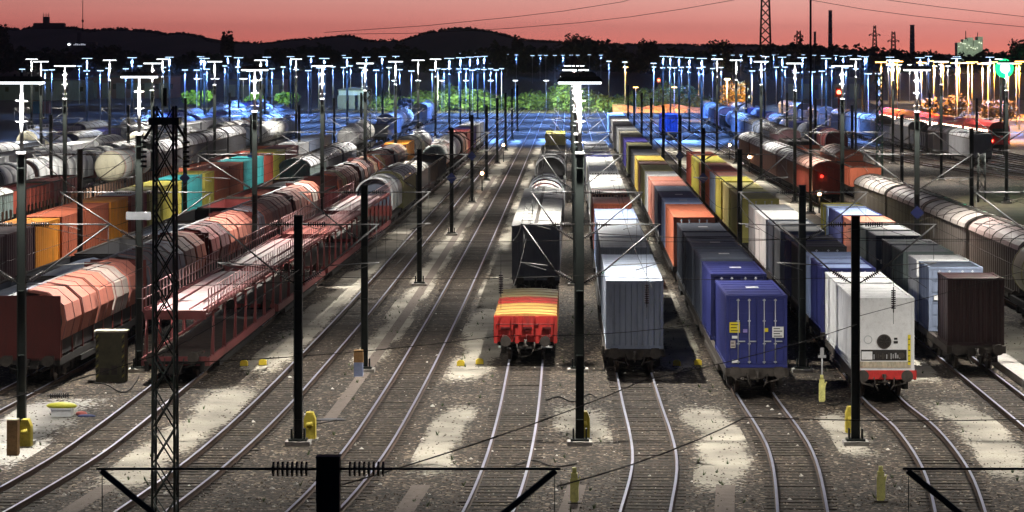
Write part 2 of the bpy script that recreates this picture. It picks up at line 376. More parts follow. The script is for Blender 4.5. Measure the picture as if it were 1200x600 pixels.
def flat_frame(L, m, deck=1.15, solid=False):
    def f():
        mb = MB(); e = L/2
        for x in (-1.18, 1.18): mb.box(x-.08, x+.08, -e, e, deck-.32, deck-.004); mb.box(x-.15, x+.15, -e+4, e-4, deck-.55, deck-.32)
        mb.box(-.3, .3, -e, e, deck-.45, deck-.05)
        y = -e+.6
        while y < e: mb.box(-1.1, 1.1, y-.08, y+.08, deck-.3, deck-.03); y += 1.7
        for yy in (-e, e-.12): mb.box(-1.28, 1.28, yy, yy+.12, .82, 1.25 if deck > 1.2 else deck-.008)
        if solid: mb.box(-1.2, 1.2, -e, e, deck-.05, deck)
        mb.tube((-.9,-e+.02,.7), (-.4,-e+.02,.55), .04); mb.tube((.9,-e+.02,.7), (.4,-e+.02,.55), .04)
        return mb.mesh('underframe', [m])
    return cached(('ff', round(L,1), m.name, deck, solid), f)

DECK = 1.15
def place(fx, dn, L):
    dm = dn + L/2; h = (fx(dn+L)-fx(dn))/L
    return (fx(dm), dm, RT), -math.atan(h)

# --- containers
def pcol(name, c, **k): return mat('paint_'+name, c, k.get('rough', .5), 0, .12, .9, 0, k.get('dirt', .6), k.get('dcol', (c[0]*.35+.012, c[1]*.35+.008, c[2]*.35+.006)), True)
PAL = {
 'bright blue': (.024,.032,.17), 'navy blue': (.022,.028,.13), 'dark slate': (.05,.06,.085), 'slate grey': (.12,.14,.18), 'blue grey': (.19,.23,.32),
 'salmon orange': (.58,.17,.09), 'pale blue': (.30,.38,.6), 'salmon pink': (.52,.22,.17), 'dusty salmon': (.56,.22,.16), 'white': (.8,.8,.79), 'off-white': (.6,.6,.56),
 'pale yellow': (.62,.56,.22), 'pinkish brown': (.36,.20,.16), 'golden yellow': (.58,.42,.08), 'mid grey': (.24,.24,.25), 'olive': (.22,.21,.09), 'violet blue': (.07,.06,.33),
 'cream': (.62,.58,.42), 'light grey': (.42,.43,.44), 'dark grey': (.055,.055,.06), 'yellow': (.56,.5,.09), 'olive yellow': (.38,.35,.1), 'brick red': (.42,.08,.05),
 'dark maroon': (.02,.003,.003), 'maroon': (.22,.04,.04), 'grey green': (.16,.2,.19), 'orange': (.8,.30,.03), 'purple brown': (.12,.06,.07), 'rust red': (.46,.12,.06),
 'teal': (.05,.36,.38), 'brown': (.2,.09,.06), 'strong blue': (.02,.07,.34), 'black': (.02,.02,.022), 'warm grey': (.115,.098,.085), 'beige grey': (.38,.34,.31), 'rose grey': (.34,.25,.23), 'lilac grey': (.34,.39,.48)}
def paint(c): return pcol(c.replace(' ', '_'), PAL[c])
def corr_wall(mb, x, y0, y1, z0, z1, out, pitch=.55, dep=.045, m=0):
    n = max(2, int(round((y1-y0)/pitch))); p = (y1-y0)/n; pts = []
    for i in range(n):
        a = y0+i*p; pts += [(a, 0), (a+p*.38, 0), (a+p*.5, -dep), (a+p*.88, -dep)]
    pts.append((y1, 0)); b = len(mb.v)
    for (y, o) in pts: mb.v += [(x+out*o, y, z0), (x+out*o, y, z1)]
    for i in range(len(pts)-1):
        q = [b+2*i, b+2*i+2, b+2*i+3, b+2*i+1]; mb.face(q if out > 0 else q[::-1], m)
def box_me(L, H, color, W=2.46, roofc=None, fringe=False, fine=True):
    def f():
        mb = MB(); e, w = L/2, W/2
        fr = .09
        corr_wall(mb, w-.02, -e+fr, e-.09, .14, H-.09, 1, .55 if fine else 1.3); corr_wall(mb, -w+.02, -e+fr, e-.09, .14, H-.09, -1, .55 if fine else 1.3)
        for x in (-w, w-.12):
            for y in (-e, e-.12): mb.box(x, x+.12, y, y+.12, 0, H, 1)
            mb.box(x, x+.12, -e+.12, e-.12, H-.09, H-.005, 1); mb.box(x, x+.12, -e+.12, e-.12, 0, .14, 1)
        for y in (-e+.003, e-.123): mb.box(-w+.12, w-.12, y, y+.12, H-.11, H-.006, 1); mb.box(-w+.12, w-.12, y, y+.12, 0, .14, 1)
        for x in (-w-.01, w-.17):
            for y in (-e-.01, e-.17):
                for z in (-.0, H-.11): mb.box(x, x+.18, y, y+.18, z+.002, z+.112, 1)
        n = max(3, int(L/1.1)); p = (L-.24)/n
        for i in range(n):      # shallow roof swages
            a = -e+.12+i*p; z = H-.045
            mb.poly([(-w+.12,a,z),(w-.12,a,z),(w-.12,a+p*.45,z),(-w+.12,a+p*.45,z)], 2)
            mb.poly([(-w+.12,a+p*.45,z),(w-.12,a+p*.45,z),(w-.12,a+p*.5,z+.025),(-w+.12,a+p*.5,z+.025)], 2)
            mb.poly([(-w+.12,a+p*.5,z+.025),(w-.12,a+p*.5,z+.025),(w-.12,a+p*.95,z+.025),(-w+.12,a+p*.95,z+.025)], 2)
            mb.poly([(-w+.12,a+p*.95,z+.025),(w-.12,a+p*.95,z+.025),(w-.12,a+p,z),(-w+.12,a+p,z)], 2)
        mb.box(-w+.12, w-.12, e-.07, e-.05, .14, H-.11, 0)
        mb.box(-w+.1, w-.1, -e+.12, e-.12, .01, .1, 1)
        if fringe:
            for i in range(11):
                x = -w+.15+i*(W-.3)/10.; mb.box(x-.05, x+.05, -e-.016, -e-.006, H-.33, H-.13, 3)
        return mb.mesh('shell', [paint(color), paint(color), paint(roofc or color), black])
    return cached(('box', round(L,1), round(H,2), color, roofc, fringe, fine, W), f)
def door_me(H, color, W=2.46):
    def f():
        mb = MB(); w = W/4-.07; h = H-.27
        mb.box(-w, w, -.03, .03, 0, h)
        n = 5
        for i in range(n):
            z = .1+i*(h-.1)/n; mb.box(-w+.06, w-.06, -.05, -.03, z, z+(h-.1)/n-.09)
        return mb.mesh('door', [paint(color)])
    return cached(('door', H, color), f)
def rod_me(H):
    def f():
        mb = MB(); h = H-.3
        mb.tube((0,0,0), (0,0,h), .022, 6)
        for z in (.05, h*.3, h*.65, h-.08): mb.box(-.06, .06, -.02, .02, z, z+.05)
        mb.box(-.02, .28, -.045, -.025, h*.3+.1, h*.3+.15)
        return mb.mesh('lock_rod', [mat('lock_rod_steel', (.5,.52,.58), .45, .3, .15)])
    return cached(('rod', H), f)
def endwall_me(H, color, W=2.46):
    def f():
        mb = MB(); w = W/2-.12; n = 9; p = 2*w/n; pts = []
        for i in range(n): a = -w+i*p; pts += [(a,0),(a+p*.4,0),(a+p*.5,.05),(a+p*.9,.05)]
        pts.append((w, 0))
        for x, y in pts: mb.v += [(x,y,0),(x,y,H-.25)]
        for i in range(len(pts)-1): mb.face([2*i, 2*i+2, 2*i+3, 2*i+1])
        return mb.mesh('end_wall', [paint(color)])
    return cached(('endw', H, color), f)
def plate(root, x0, x1, z0, z1, y, m, name='marking', bars=0):
    mb = MB(); mb.box(x0, x1, y-.006, y, z0, z1, 0)
    for i in range(bars):
        z = z0+(z1-z0)*(i+.6)/(bars+.4); mb.box(x0+(x1-x0)*.12, x0+(x1-x0)*(.88-.2*(i % 2)), y-.01, y-.006, z-.018, z+.018, 1)
    return obj(name, mb.mesh(name, [m, black]), root)
def code_me(v):
    mb = MB(); g = random.Random(v)
    for z in (-.42, -.54): 
        x = .5
        while x < 1.0: w_ = g.uniform(.03,.07); mb.box(x, x+w_, -.012, 0, z, z+.07, 0); x += w_+.025
    mb.box(-1.0, -.72, -.012, 0, -1.5-.2*v, -1.28-.2*v, 0); mb.box(.62,.9,-.012,0,-1.2,-1.0,0)
    return mb.mesh('code_plate', [whitep])
def container(fx, dn, L, H, color, label, group, near=False, doors=True, roofc=None, fringe=False, W=2.46, z=DECK, cat='container', name='container'):
    loc, rz = place(fx, dn, L); loc = (loc[0], loc[1], RT+z)
    r = thing(name, label, cat, loc, rz, group)
    obj('shell', box_me(L, H, color, W, roofc, fringe, dn < 260), r)
    if doors and dn < 300:
        for s in (-1, 1): obj('door', door_me(H, color, W), r, (s*(W/4-.06), -L/2+.05, .15))
        if dn < 200:
            for x in (-.75, -.3, .3, .75): obj('lock_rod', rod_me(H), r, (x, -L/2-.035, .16))
        if dn > 108: obj('code_plate', cached(('code', int(dn) % 3), lambda: code_me(int(dn) % 3)), r, (0, -L/2-.03, H))
    else:
        obj('end_wall', endwall_me(H, color, W), r, (0, -L/2+.03, .13))
    return r

def y2d(y, h): return FPX*(CAMZ-h)/(y-VY)
TOPC = CAMZ-9.84           # top of a loaded container above the ground
HC = TOPC-RT-DECK
def row(fx, items, rowname, group, wm=black, per=2, near_d=170):
    """items: (y_front, y_back, colour, extras) read off the roofs in the photograph"""
    info = []
    for i, it in enumerate(items):
        yf, yb, c = it[:3]; ex = it[3] if len(it) > 3 else {}
        d0, d1 = y2d(yf, TOPC), y2d(yb, TOPC); info.append([d0, d1, c, ex])
    for i in range(len(info)-1):
        if info[i][1] > info[i+1][0]-.35: info[i][1] = info[i+1][0]-.35
    out = []
    for i, (d0, d1, c, ex) in enumerate(info):
        L = max(3., d1-d0); ex = dict(ex); lab = ex.pop('label', None); k = ex.pop('kind', 'container')
        lab = lab or '%s %s, %s back in the %s' % (c, k, ORD[i], rowname)
        out.append(container(fx, d0, L, ex.pop('H', HC), c, lab, group, **ex))
    # wagons beneath: one per `per` boxes
    i = 0; k = 0
    while i < len(info):
        j = min(i+per, len(info))-1
        a, b = info[i][0]-.15, info[j][1]+.15
        if b-a > 26: j = i; b = info[j][1]+.15
        L = b-a; near = a < near_d
        loc, rz = place(fx, a, L)
        w = thing('flat_wagon', 'low flat wagon, %s back under the %s' % (ORD[k], rowname), 'railway wagon', loc, rz, 'container flat wagons')
        obj('underframe', flat_frame(L, grimy if a < 130 else black), w); running_gear(w, L, near)
        i = j+1; k += 1
    return out

HCf = HC
D = row(TR['F'], [(346,328,'bright blue'),(321,306,'navy blue'),(303.5,291,'dark slate',{'roofc':'slate grey'}),(289.5,278,'slate grey',{'doors':False}),(277,272,'dark slate',{'roofc':'slate grey'}),(270.5,261,'slate grey'),
 (254.5,239,'salmon orange'),(237.5,231.5,'pale blue'),(231,224.5,'navy blue'),(224,218,'blue grey'),(217.5,212,'salmon pink'),(211.5,206.5,'dusty salmon'),(205.5,200.5,'white'),(200,193,'pale yellow'),
 (192,189,'pinkish brown'),(188,182,'golden yellow'),(181,175,'mid grey'),(171,166.8,'olive'),(165.8,160.5,'violet blue'),(157.5,153.5,'cream'),(151,147.6,'light grey'),(147,142.4,'dark grey'),(141.5,137,'white'),(136,132.2,'white')],
 'row led by the bright blue container', 'containers in the row led by the bright blue one')
E = row(TR['G'], [(349,332,'white',{'doors':False,'label':'white refrigerated container with round fan on its front'}),(331,318.5,'white',{'doors':False}),(314,309.5,'navy blue',{'roofc':'pale blue'}),(309,302,'navy blue',{'roofc':'pale blue'}),(301,295,'pale blue'),(289,282.5,'dark grey'),(281.5,275.5,'navy blue',{'roofc':'dark slate'}),
 (271,265,'light grey',{'roofc':'off-white'}),(264,258.5,'slate grey',{'roofc':'light grey'}),(257,246,'white',{'fringe':True}),(245,239.5,'light grey'),(233,221,'olive yellow'),(220,213.5,'pale yellow'),(212,206.5,'yellow'),(206,200.6,'blue grey',{'roofc':'salmon pink'}),
 (200,195,'brick red'),(194,190.4,'dusty salmon'),(190,182.5,'yellow'),(182,177.5,'brick red')],
 'row led by the white refrigerated container', 'containers in the row led by the white refrigerated one')
F_ = row(TR['H'], [(326,320,'dark maroon',{'doors':False}),(313,306,'blue grey',{'roofc':'dark slate'}),(304.5,298.5,'white'),(295,287,'grey green',{'roofc':'light grey'}),(286,280,'dark slate',{'roofc':'grey green'}),(276,270.5,'slate grey',{'roofc':'light grey'}),(269,261.5,'grey green',{'roofc':'off-white'}),
 (260,253,'salmon orange'),(252,243,'bright blue',{'roofc':'pale blue'}),(242.4,240.8,'pale blue'),(240.6,238.4,'yellow')],
 'row led by the dark maroon container', 'containers in the row led by the dark maroon one')
def sw(**k): k.setdefault('doors', False); k['kind'] = 'swap body'; return k
C = row(TR['E'], [(329,298,'lilac grey',sw(label='lilac grey ribbed swap body at the front right of the lamp mast')),(290,277.8,'slate grey',sw(roofc='light grey')),(277,257,'blue grey',sw(roofc='lilac grey')),(256,244.5,'pale blue',sw()),(238.5,230.5,'rust red',sw(roofc='salmon pink')),
 (226.5,221.5,'rust red',sw(roofc='salmon pink',fringe=True)),(221,211.5,'off-white',sw()),(211,204,'white',sw()),(201,194.6,'white',sw(fringe=True)),(194,183.5,'off-white',sw()),(183,177,'navy blue',sw()),(174,170.5,'white',sw()),(169,165,'dark slate',sw())],
 'centre row led by the lilac one', 'swap bodies in the centre row')

# --- details on the three nearest boxes
b0 = D[0]; L0 = 0
def part(r, n): return [c for c in r.children if c.name.startswith(n)][0]
def dims(r): 
    me = part(r, 'shell').data; ys = [v.co.y for v in me.vertices]; return min(ys)
yf = dims(b0)
for i in (0, 1, 2, 3, 5, 7, 8):
    obj('roof_mark', cached('roofmark', lambda: MB().box(-.26,.26,-.3,.3,0,.008).mesh('roof_mark', [whitep])), D[i], (.1, .2, HC-.018))
yel = mat('yellow_sticker', (.75,.62,.03), .5, 0, .1)
plate(b0, -1.1, -.68, 1.42, 1.84, yf-.03, yel, 'yellow_placard', 3)
plate(b0, -1.0, -.78, 1.18, 1.29, yf-.03, whitep, 'white_label'); plate(b0, -1.06, -.86, .8, 1.1, yf-.03, mat('tan_label', (.45,.4,.36), .6), 'tan_label', 2)
plate(b0, -1.0, -.76, .2, .32, yf-.03, whitep, 'white_label'); plate(b0, .62, 1.08, 1.22, 1.66, yf-.06, whitep, 'number_label', 4)
plate(b0, -.55, -.38, 1.42, 1.56, yf-.03, mat('lilac_label', (.3,.25,.6), .5), 'small_badge'); plate(b0, .32, .46, 1.45, 1.6, yf-.03, yel, 'small_badge')
w0 = E[0]; yf = dims(w0); Wd = 1.1
mb = MB(); mb.box(-1.1, 1.1, yf+.0, yf+.06, .14, HC-.11); obj('reefer_panel', mb.mesh('reefer_panel', [whitep]), w0)
mb = MB(); mb.tube((0.02,yf-.005,1.18), (0.02,yf-.03,1.18), .29, 22, 0); mb.tube((0.02,yf-.03,1.18), (0.02,yf-.04,1.18), .23, 22, 1)
for k in range(8): a = k*pi/4; mb.tube((.02,yf-.05,1.18),(.02+.22*cos(a),yf-.05,1.18+.22*sin(a)),.012,4,0)
obj('fan_grille', mb.mesh('fan_grille', [grimy, black]), w0)
mb = MB(); mb.tube((-.62,yf-.003,1.25), (-.62,yf-.009,1.25), .17, 20, 0); mb.tube((-.62,yf-.009,1.25), (-.62,yf-.012,1.25), .14, 20, 1); obj('round_emblem', mb.mesh('round_emblem', [mat('grey_line', (.4,.42,.42), .6), whitep]), w0)
mb = MB(); mb.box(-.9, .92, yf-.012, yf+.002, .42, .85, 0)
for k in range(14): x = -.4+k*.085; mb.box(x, x+rnd.uniform(.03,.07), yf-.03, yf-.012, .46+rnd.uniform(0,.12), .6+rnd.uniform(0,.15), rnd.choice((1,2)))
mb.box(-.88, -.45, yf-.03, yf-.012, .46, .78, 3); mb.tube((.72,yf-.08,.62),(.72,yf-.01,.62),.12,12,2)
obj('compressor_bay', mb.mesh('compressor_bay', [black, galv, grimy, whitep]), w0)
plate(w0, .97, 1.08, .25, 1.45, yf-.012, yel, 'yellow_stripe', 5); plate(w0, .42, .55, 1.25, 1.33, yf-.01, black, 'data_plate'); plate(w0, .4, .57, 1.1, 1.2, yf-.01, black, 'data_plate')
mb = MB(); mb.box(-1.08, 1.08, yf-.012, yf+.002, .13, .38); obj('stained_sill', mb.mesh('stained_sill', [mat('stained_cream', (.5,.45,.33), .7, 0, .3, 5, 0, .7, (.1,.06,.03), True)]), w0)
mb = MB(); mb.box(-1.3, 1.3, y2d(349,TOPC)-.32, y2d(349,TOPC)-.2, 0, .35)
o = obj('red_buffer_beam', MB().box(-1.3,1.3,-.09,0,.85,1.2).mesh('beam', [redp]), None)
for w in bpy.data.objects:
    if w.name.startswith('flat_wagon') and w.parent is None and 'first back under the row led by the white' in w['label']:
        o.parent = w; o.location = (0, -max(v.co.y for v in part(w, 'underframe').data.vertices)-.002, 0)
c0 = C[0]; yf = dims(c0)
mb = MB()
for k in range(9): x = -1.0+k*.25; mb.box(x-.035, x+.035, yf-.04, yf+.02, .14, HC-.12)
obj('front_rib', mb.mesh('front_rib', [paint('lilac grey')]), c0)

# --- other wagon types
def arc(w, z0, z1, n=10): return [(w*cos(pi*i/n), z0+(z1-z0)*sin(pi*i/n)) for i in range(n+1)]
def covered(fx, dn, L, color, roofc, label, group, near=False, eave=3.35, ridge=4.1, W=2.8, bands=5, frame=black):
    loc, rz = place(fx, dn, L); r = thing('covered_wagon', label, 'railway wagon', loc, rz, group); e, w = L/2-.35, W/2
    def fb():
        mb = MB(); corr_wall(mb, w, -e, e, 1.0, eave, 1, .7, .06); corr_wall(mb, -w, -e, e, 1.0, eave, -1, .7, .06)
        for y, s in ((-e, 1), (e, -1)):
            pts = [(w,y,eave),(w,y,1.0),(-w,y,1.0),(-w,y,eave)] + [(-w*cos(pi*i/8), y, eave+(ridge-eave)*sin(pi*i/8)*.97) for i in range(1, 8)]
            mb.poly(pts[::-s])
            for x in (-1.0,-.5,0,.5,1.0): mb.box(x-.04, x+.04, y-.05*s if s > 0 else y, y if s > 0 else y+.05, 1.0, eave+.2, 0)
        for x in (-w-.03, w-.03): mb.box(x, x+.06, -e, e, eave-.1, eave-.004, 1)
        mb.box(-w, w, -e, e, .95, 1.0); return mb.mesh('body', [paint(color), grimy])
    def fr():
        mb = MB(); a = arc(w+.05, eave, ridge); b = arc(w-.02, eave-.02, ridge-.06)[::-1]; mb.prism(a+b, -e-.08, e+.08, 0)
        for k in range(bands+1):
            y = -e+.05+k*(2*e-.1)/bands; a = arc(w+.075, eave+.01, ridge+.035); b = arc(w+.03, eave, ridge-.01)[::-1]; mb.prism(a+b, y-.07, y+.07, 1)
        mb.box(-.18, .18, -e, e, ridge+.003, ridge+.05, 1); return mb.mesh('roof', [paint(roofc), grimy])
    k = (round(L,1), eave, ridge, W)
    obj('body', cached(('cvb', color)+k, fb), r); obj('roof', cached(('cvr', roofc, bands)+k, fr), r)
    obj('underframe', flat_frame(L-.7, frame, 1.0), r); running_gear(r, L-.7, near); return r
def tank(fx, dn, L, color, label, group, near=False, rad=1.35, endc=None, z=2.6, band=None, frame=black):
    loc, rz = place(fx, dn, L); r = thing('tank_wagon', label, 'railway wagon', loc, rz, group); e = L/2-.9
    def ft():
        mb = MB(); pr = [(-e+.0+.55*(1-cos(t)), rad*sin(t)) for t in [pi/2*i/6 for i in range(1, 7)]]
        mb.lathe_y(pr, 0, z, 24, 1 if endc else 0); mb.lathe_y([(-e+.55, rad), (e-.55, rad)], 0, z, 24, 0)
        mb.lathe_y([(-y, q) for y, q in pr[::-1]], 0, z, 24, 0)
        return mb.mesh('tank', [paint(color), paint(endc or color)])
    obj('tank', cached(('tank', color, endc, round(L,1), rad, z), ft), r)
    def fbnd():
        mb = MB(); mb.lathe_y([(-.06, rad+.002), (-.06, rad+.02), (.06, rad+.02), (.06, rad+.002)], 0, z, 24, 0)
        return mb.mesh('band', [paint(band or 'mid grey')])
    for i in range(5): obj('tank_band', cached(('bnd', band, rad, z), fbnd), r, (0, -e+.8+i*(2*e-1.6)/4, 0))
    def fc():
        mb = MB(); mb.box(-.5, .5, -e*.6, e*.6, z+rad+.08, z+rad+.12)
        for y in (-e*.5, 0, e*.5): mb.box(-.05, .05, y-.05, y+.05, z+rad-.05, z+rad+.08)
        for x in (-.5, .5):
            mb.tube((x,-e*.6,z+rad+.55), (x,e*.6,z+rad+.55), .02, 4)
            for k in range(5): y = -e*.6+k*e*.3; mb.tube((x,y,z+rad+.1), (x,y,z+rad+.55), .02, 4)
        return mb.mesh('catwalk', [galv])
    if near is not None: obj('catwalk', cached(('cw', round(L,1), rad, z), fc), r)
    def fd():
        mb = MB(); mb.tube((0,0,z+rad-.1), (0,0,z+rad+.3), .42, 14); mb.tube((0,0,z+rad+.3), (0,0,z+rad+.38), .3, 14); return mb.mesh('dome', [paint(color)])
    obj('filler_dome', cached(('fd', color, rad, z), fd), r)
    obj('underframe', flat_frame(L, frame, 1.12), r); running_gear(r, L, bool(near)); return r
def hood_profile(s=1.0, dz=0):
    dz += .32; return [(-.1*s,3.62+dz),(.75*s,3.5+dz),(1.38*s,2.95+dz),(1.5*s,2.45+dz*.5),(1.32*s,1.85),(1.2*s,1.8),(1.36*s,2.45+dz*.5),(1.26*s,2.88+dz),(.7*s,3.4+dz),(-.1*s,3.52+dz)]
def hood_wagon(fx, dn, L, cols, label, group, near=False, lid='blue grey'):
    loc, rz = place(fx, dn, L); r = thing('hooded_hopper_wagon', label, 'railway wagon', loc, rz, group); e = L/2-.4; n = len(cols)
    def fb():
        mb = MB(); mb.box(-1.45, 1.3, -e, -e+.1, 1.0, 3.7, 0); mb.box(-1.45, 1.3, e-.1, e, 1.0, 3.7, 0)
        mb.box(-1.5, -1.4, -e+.1, e-.1, 1.3, 3.35, 0); mb.box(-1.54, -1.36, -e+.1, e-.1, 3.35, 3.47, 1); mb.box(-1.4, 1.25, -e+.1, e-.1, 1.2, 1.9, 2)
        for k in range(9):
            y = -e+.3+k*(2*e-.6)/8; mb.box(1.15, 1.3, y-.05, y+.05, 1.1, 2.3, 0)
        return mb.mesh('hopper_body', [pcol('hopper_red', (.10,.015,.012)), paint('light grey'), black])
    obj('hopper_body', cached(('hwb', round(L,1)), fb), r)
    p = (2*e-.2)/n
    for i, c in enumerate(cols):
        def fh(c=c):
            mb = MB(); mb.prism(hood_profile(), 0, p-.32, 0); mb.prism(hood_profile(.94, -.1), p-.33, p, 1); mb.prism(hood_profile(1.02, .03), .06, .14, 2); mb.prism(hood_profile(1.015, .02), p*.5, p*.5+.06, 2); return mb.mesh('hood', [pcol('hood_'+c.replace(' ','_'), (PAL[c][0]*.78, PAL[c][1]*.66, PAL[c][2]*.62), dirt=.75, dcol=(.14,.06,.045), rough=.65), black, pcol('hood_rib', (.22,.09,.08))])
        obj('hood', cached(('hood', c, round(p,2)), fh), r, (0, -e+.1+i*p, 0))
    if lid:
        mb = MB(); mb.prism([(-1.36,3.5),(-.1,3.86),(-.1,3.81),(-1.36,3.45)], -e+.2+p, -e+.1+2.2*p, 0); obj('flap', mb.mesh('flap', [paint(lid)]), r)
    obj('underframe', flat_frame(L-.8, black, 1.1), r); running_gear(r, L-.8, near); return r
def open_wagon(fx, dn, L, color, label, group, near=False, load=None, H=2.9):
    loc, rz = place(fx, dn, L); r = thing('open_wagon', label, 'railway wagon', loc, rz, group); e = L/2-.4
    def f():
        mb = MB(); w = 1.4
        for x, s in ((w, 1), (-w+.08, -1)):
            mb.box(x-.08, x, -e, e, 1.1, H, 0)
            n = 9
            for i in range(n): y = -e+.1+i*(2*e-.2)/(n-1); xx = w if s > 0 else -w-.07; mb.box(xx, xx+.07, y-.06, y+.06, 1.1, H-.05, 0)
            mb.box(x-.12 if s > 0 else x-.12, x+.04 if s > 0 else x+.04, -e, e, H+.003, H+.09, 1)
        for y in (-e, e-.08): mb.box(-w+.08, w-.08, y, y+.08, 1.1, H, 0); mb.box(-w+.1, w-.1, y-.02, y+.1, H, H+.085, 1)
        for x in (-.8, 0, .8): mb.box(x-.05, x+.05, -e-.05, -e, 1.1, H, 0)
        mb.box(-w+.08, w-.08, -e+.08, e-.08, 1.1, 1.18, 2); return mb.mesh('wagon_box', [paint(color), grimy, black])
    obj('wagon_box', cached(('ow', color, round(L,1), H), f), r)
    if load:
        mb = MB(); k = 14; b = 0
        for i in range(k+1):
            for j in range(5): mb.v.append((-1.28+j*.64, -e+.12+i*(2*e-.24)/k, H-.35+.3*sin(pi*j/4)+rnd.uniform(-.08,.08)))
        for i in range(k):
            for j in range(4): a = i*5+j; mb.face([a, a+1, a+6, a+5])
        obj('load', mb.mesh('load', [paint(load)]), r)
    obj('underframe', flat_frame(L-.8, black, 1.1), r); running_gear(r, L-.8, near); return r
def autorack(fx, dn, L, label, group, near=False, topc='white_deck', seedc=(.62,.5,.5)):
    loc, rz = place(fx, dn, L); r = thing('car_carrier_wagon', label, 'railway wagon', loc, rz, group); e = L/2-.3
    red = pcol('carrier_red', (.24,.06,.06), dirt=.7, dcol=(.12,.06,.05)); top = mat(topc, seedc, .5, .1, .25, 1.2, .2, .6, (.3,.06,.06))
    def lo():
        mb = MB(); mb.box(-1.35, 1.35, -e, e, .72, .84, 1)
        for x in (-1.45, 1.35): mb.box(x, x+.1, -e, e, .6, .95, 0)
        mb.box(-1.35, 1.35, -e-.06, -e, .6, 1.0, 0); return mb.mesh('lower_deck', [red, grimy])
    def up():
        mb = MB()
        for x in (-1.38, 1.3): mb.box(x, x+.08, -e, e, 2.84, 3.0, 1)
        n = 24
        for i in range(n):
            y0 = -e+i*2*e/n; y1 = y0+2*e/n; s = lambda y: .16*(abs(y)/e)**2
            mb.poly([(-1.3,y0,2.93-s(y0)),(1.3,y0,2.93-s(y0)),(1.3,y1,2.93-s(y1)),(-1.3,y1,2.93-s(y1))], 0)
            mb.poly([(-1.3,y1,2.87-s(y1)),(1.3,y1,2.87-s(y1)),(1.3,y0,2.87-s(y0)),(-1.3,y0,2.87-s(y0))], 1)
            if i % 3 == 0: mb.box(-1.3, 1.3, y0, y0+.08, 2.72-s(y0), 2.86-s(y0), 1)
        for x in (-.85, .85):
            mb.box(x-.32, x-.28, -e+.3, e-.3, 2.94, 3.0, 1); mb.box(x+.28, x+.32, -e+.3, e-.3, 2.94, 3.0, 1)
        mb.box(-1.3, 1.3, -e-.05, -e, 2.65, 2.95, 1)
        return mb.mesh('upper_deck', [top, red])
    obj('lower_deck', cached(('arl', round(L,1)), lo), r); obj('upper_deck', cached(('aru', round(L,1), topc), up), r)
    def post():
        mb = MB(); mb.box(-.05, .05, -.05, .05, .9, 2.8); mb.tube((0,-.7,.95), (0,0,2.7), .022, 5); return mb.mesh('post', [red])
    n = 7
    for i in range(n):
        for x in (-1.42, 1.42): obj('post', cached('arp', post), r, (x, -e+1.2+i*(2*e-1.6)/(n-1), 0))
    def rail():
        mb = MB(); y = -e
        while y <= e: mb.box(-.02, .02, y-.02, y+.02, 2.9, 3.85); y += .9
        for z in (3.4, 3.85): mb.tube((0,-e,z), (0,e,z), .018, 4)
        return mb.mesh('railing', [mat('rail_rose', (.5,.3,.3), .5, .2, .2)])
    for x in (-1.4, 1.4): obj('railing', cached(('arr', round(L,1)), rail), r, (x, 0, 0))
    obj('underframe', flat_frame(L, black, .72), r); running_gear(r, L, near); return r
def stake_wagon(fx, dn, L, label, group, near=False):
    loc, rz = place(fx, dn, L); r = thing('stake_wagon', label, 'railway wagon', loc, rz, group); e = L/2-.4
    obj('deck', cached(('skd', round(L,1)), lambda: MB().box(-1.4,1.4,-e,e,1.1,1.25).mesh('deck', [paint('brown')])), r)
    st = cached('stake', lambda: MB().box(-.06,.06,-.09,.09,1.2,3.3).box(-.09,.09,-.12,.12,1.1,1.7).mesh('stake', [pcol('stake_brown', (.26,.15,.1))]))
    for i in range(11):
        for x in (-1.42, 1.42): obj('stake', st, r, (x, -e+.3+i*(2*e-.6)/10, 0))
    obj('underframe', flat_frame(L-.8, black, 1.1), r); running_gear(r, L-.8, near); return r
def domed(fx, dn, L, color, endc, label, group, near=False, sidec=None, stripes=None):
    loc, rz = place(fx, dn, L); r = thing('domed_hood_wagon', label, 'railway wagon', loc, rz, group); e = L/2-.5; w = 1.42
    n = 4; p = 2*e/n
    for i in range(n):
        def f(i=i):
            s = 1.0-.03*(i % 2); mb = MB(); a = [(w*s, 1.5)] + arc(w*s, 2.75, 4.05*s, 12) + [(-w*s, 1.5)]
            b = [(x*.95, z-.06) for x, z in a][::-1]; mb.prism(a+b, 0, p-.03, 0, True)
            mb.prism([(x*1.02, z+.02) for x, z in a]+[(x*.97, z-.03) for x, z in a][::-1], 0, .12, 1)
            if i == 0: mb.poly([(x*.93, .18, z-.08) for x, z in a], 2)
            if stripes:
                for yy in (p*.35, p*.7): mb.prism([(x*1.004, z+.008) for x, z in a]+[(x*.98, z-.02) for x, z in a][::-1], yy, yy+.22, 3)
            return mb.mesh('hood', [paint(color), paint('light grey'), paint(endc), paint(stripes or color)])
        obj('hood', cached(('dmh', color, endc, i, round(p,2), stripes), f), r, (0, -e+i*p, 0))
    obj('underframe', flat_frame(L-.6, black, 1.1, True), r)
    obj('end_panel', cached('dme', lambda: MB().box(-1.4,1.4,-.06,0,1.1,1.9).mesh('end_panel', [pcol('hopper_red', (.10,.015,.012))])), r, (0, -e, 0))
    running_gear(r, L-.6, near); return r

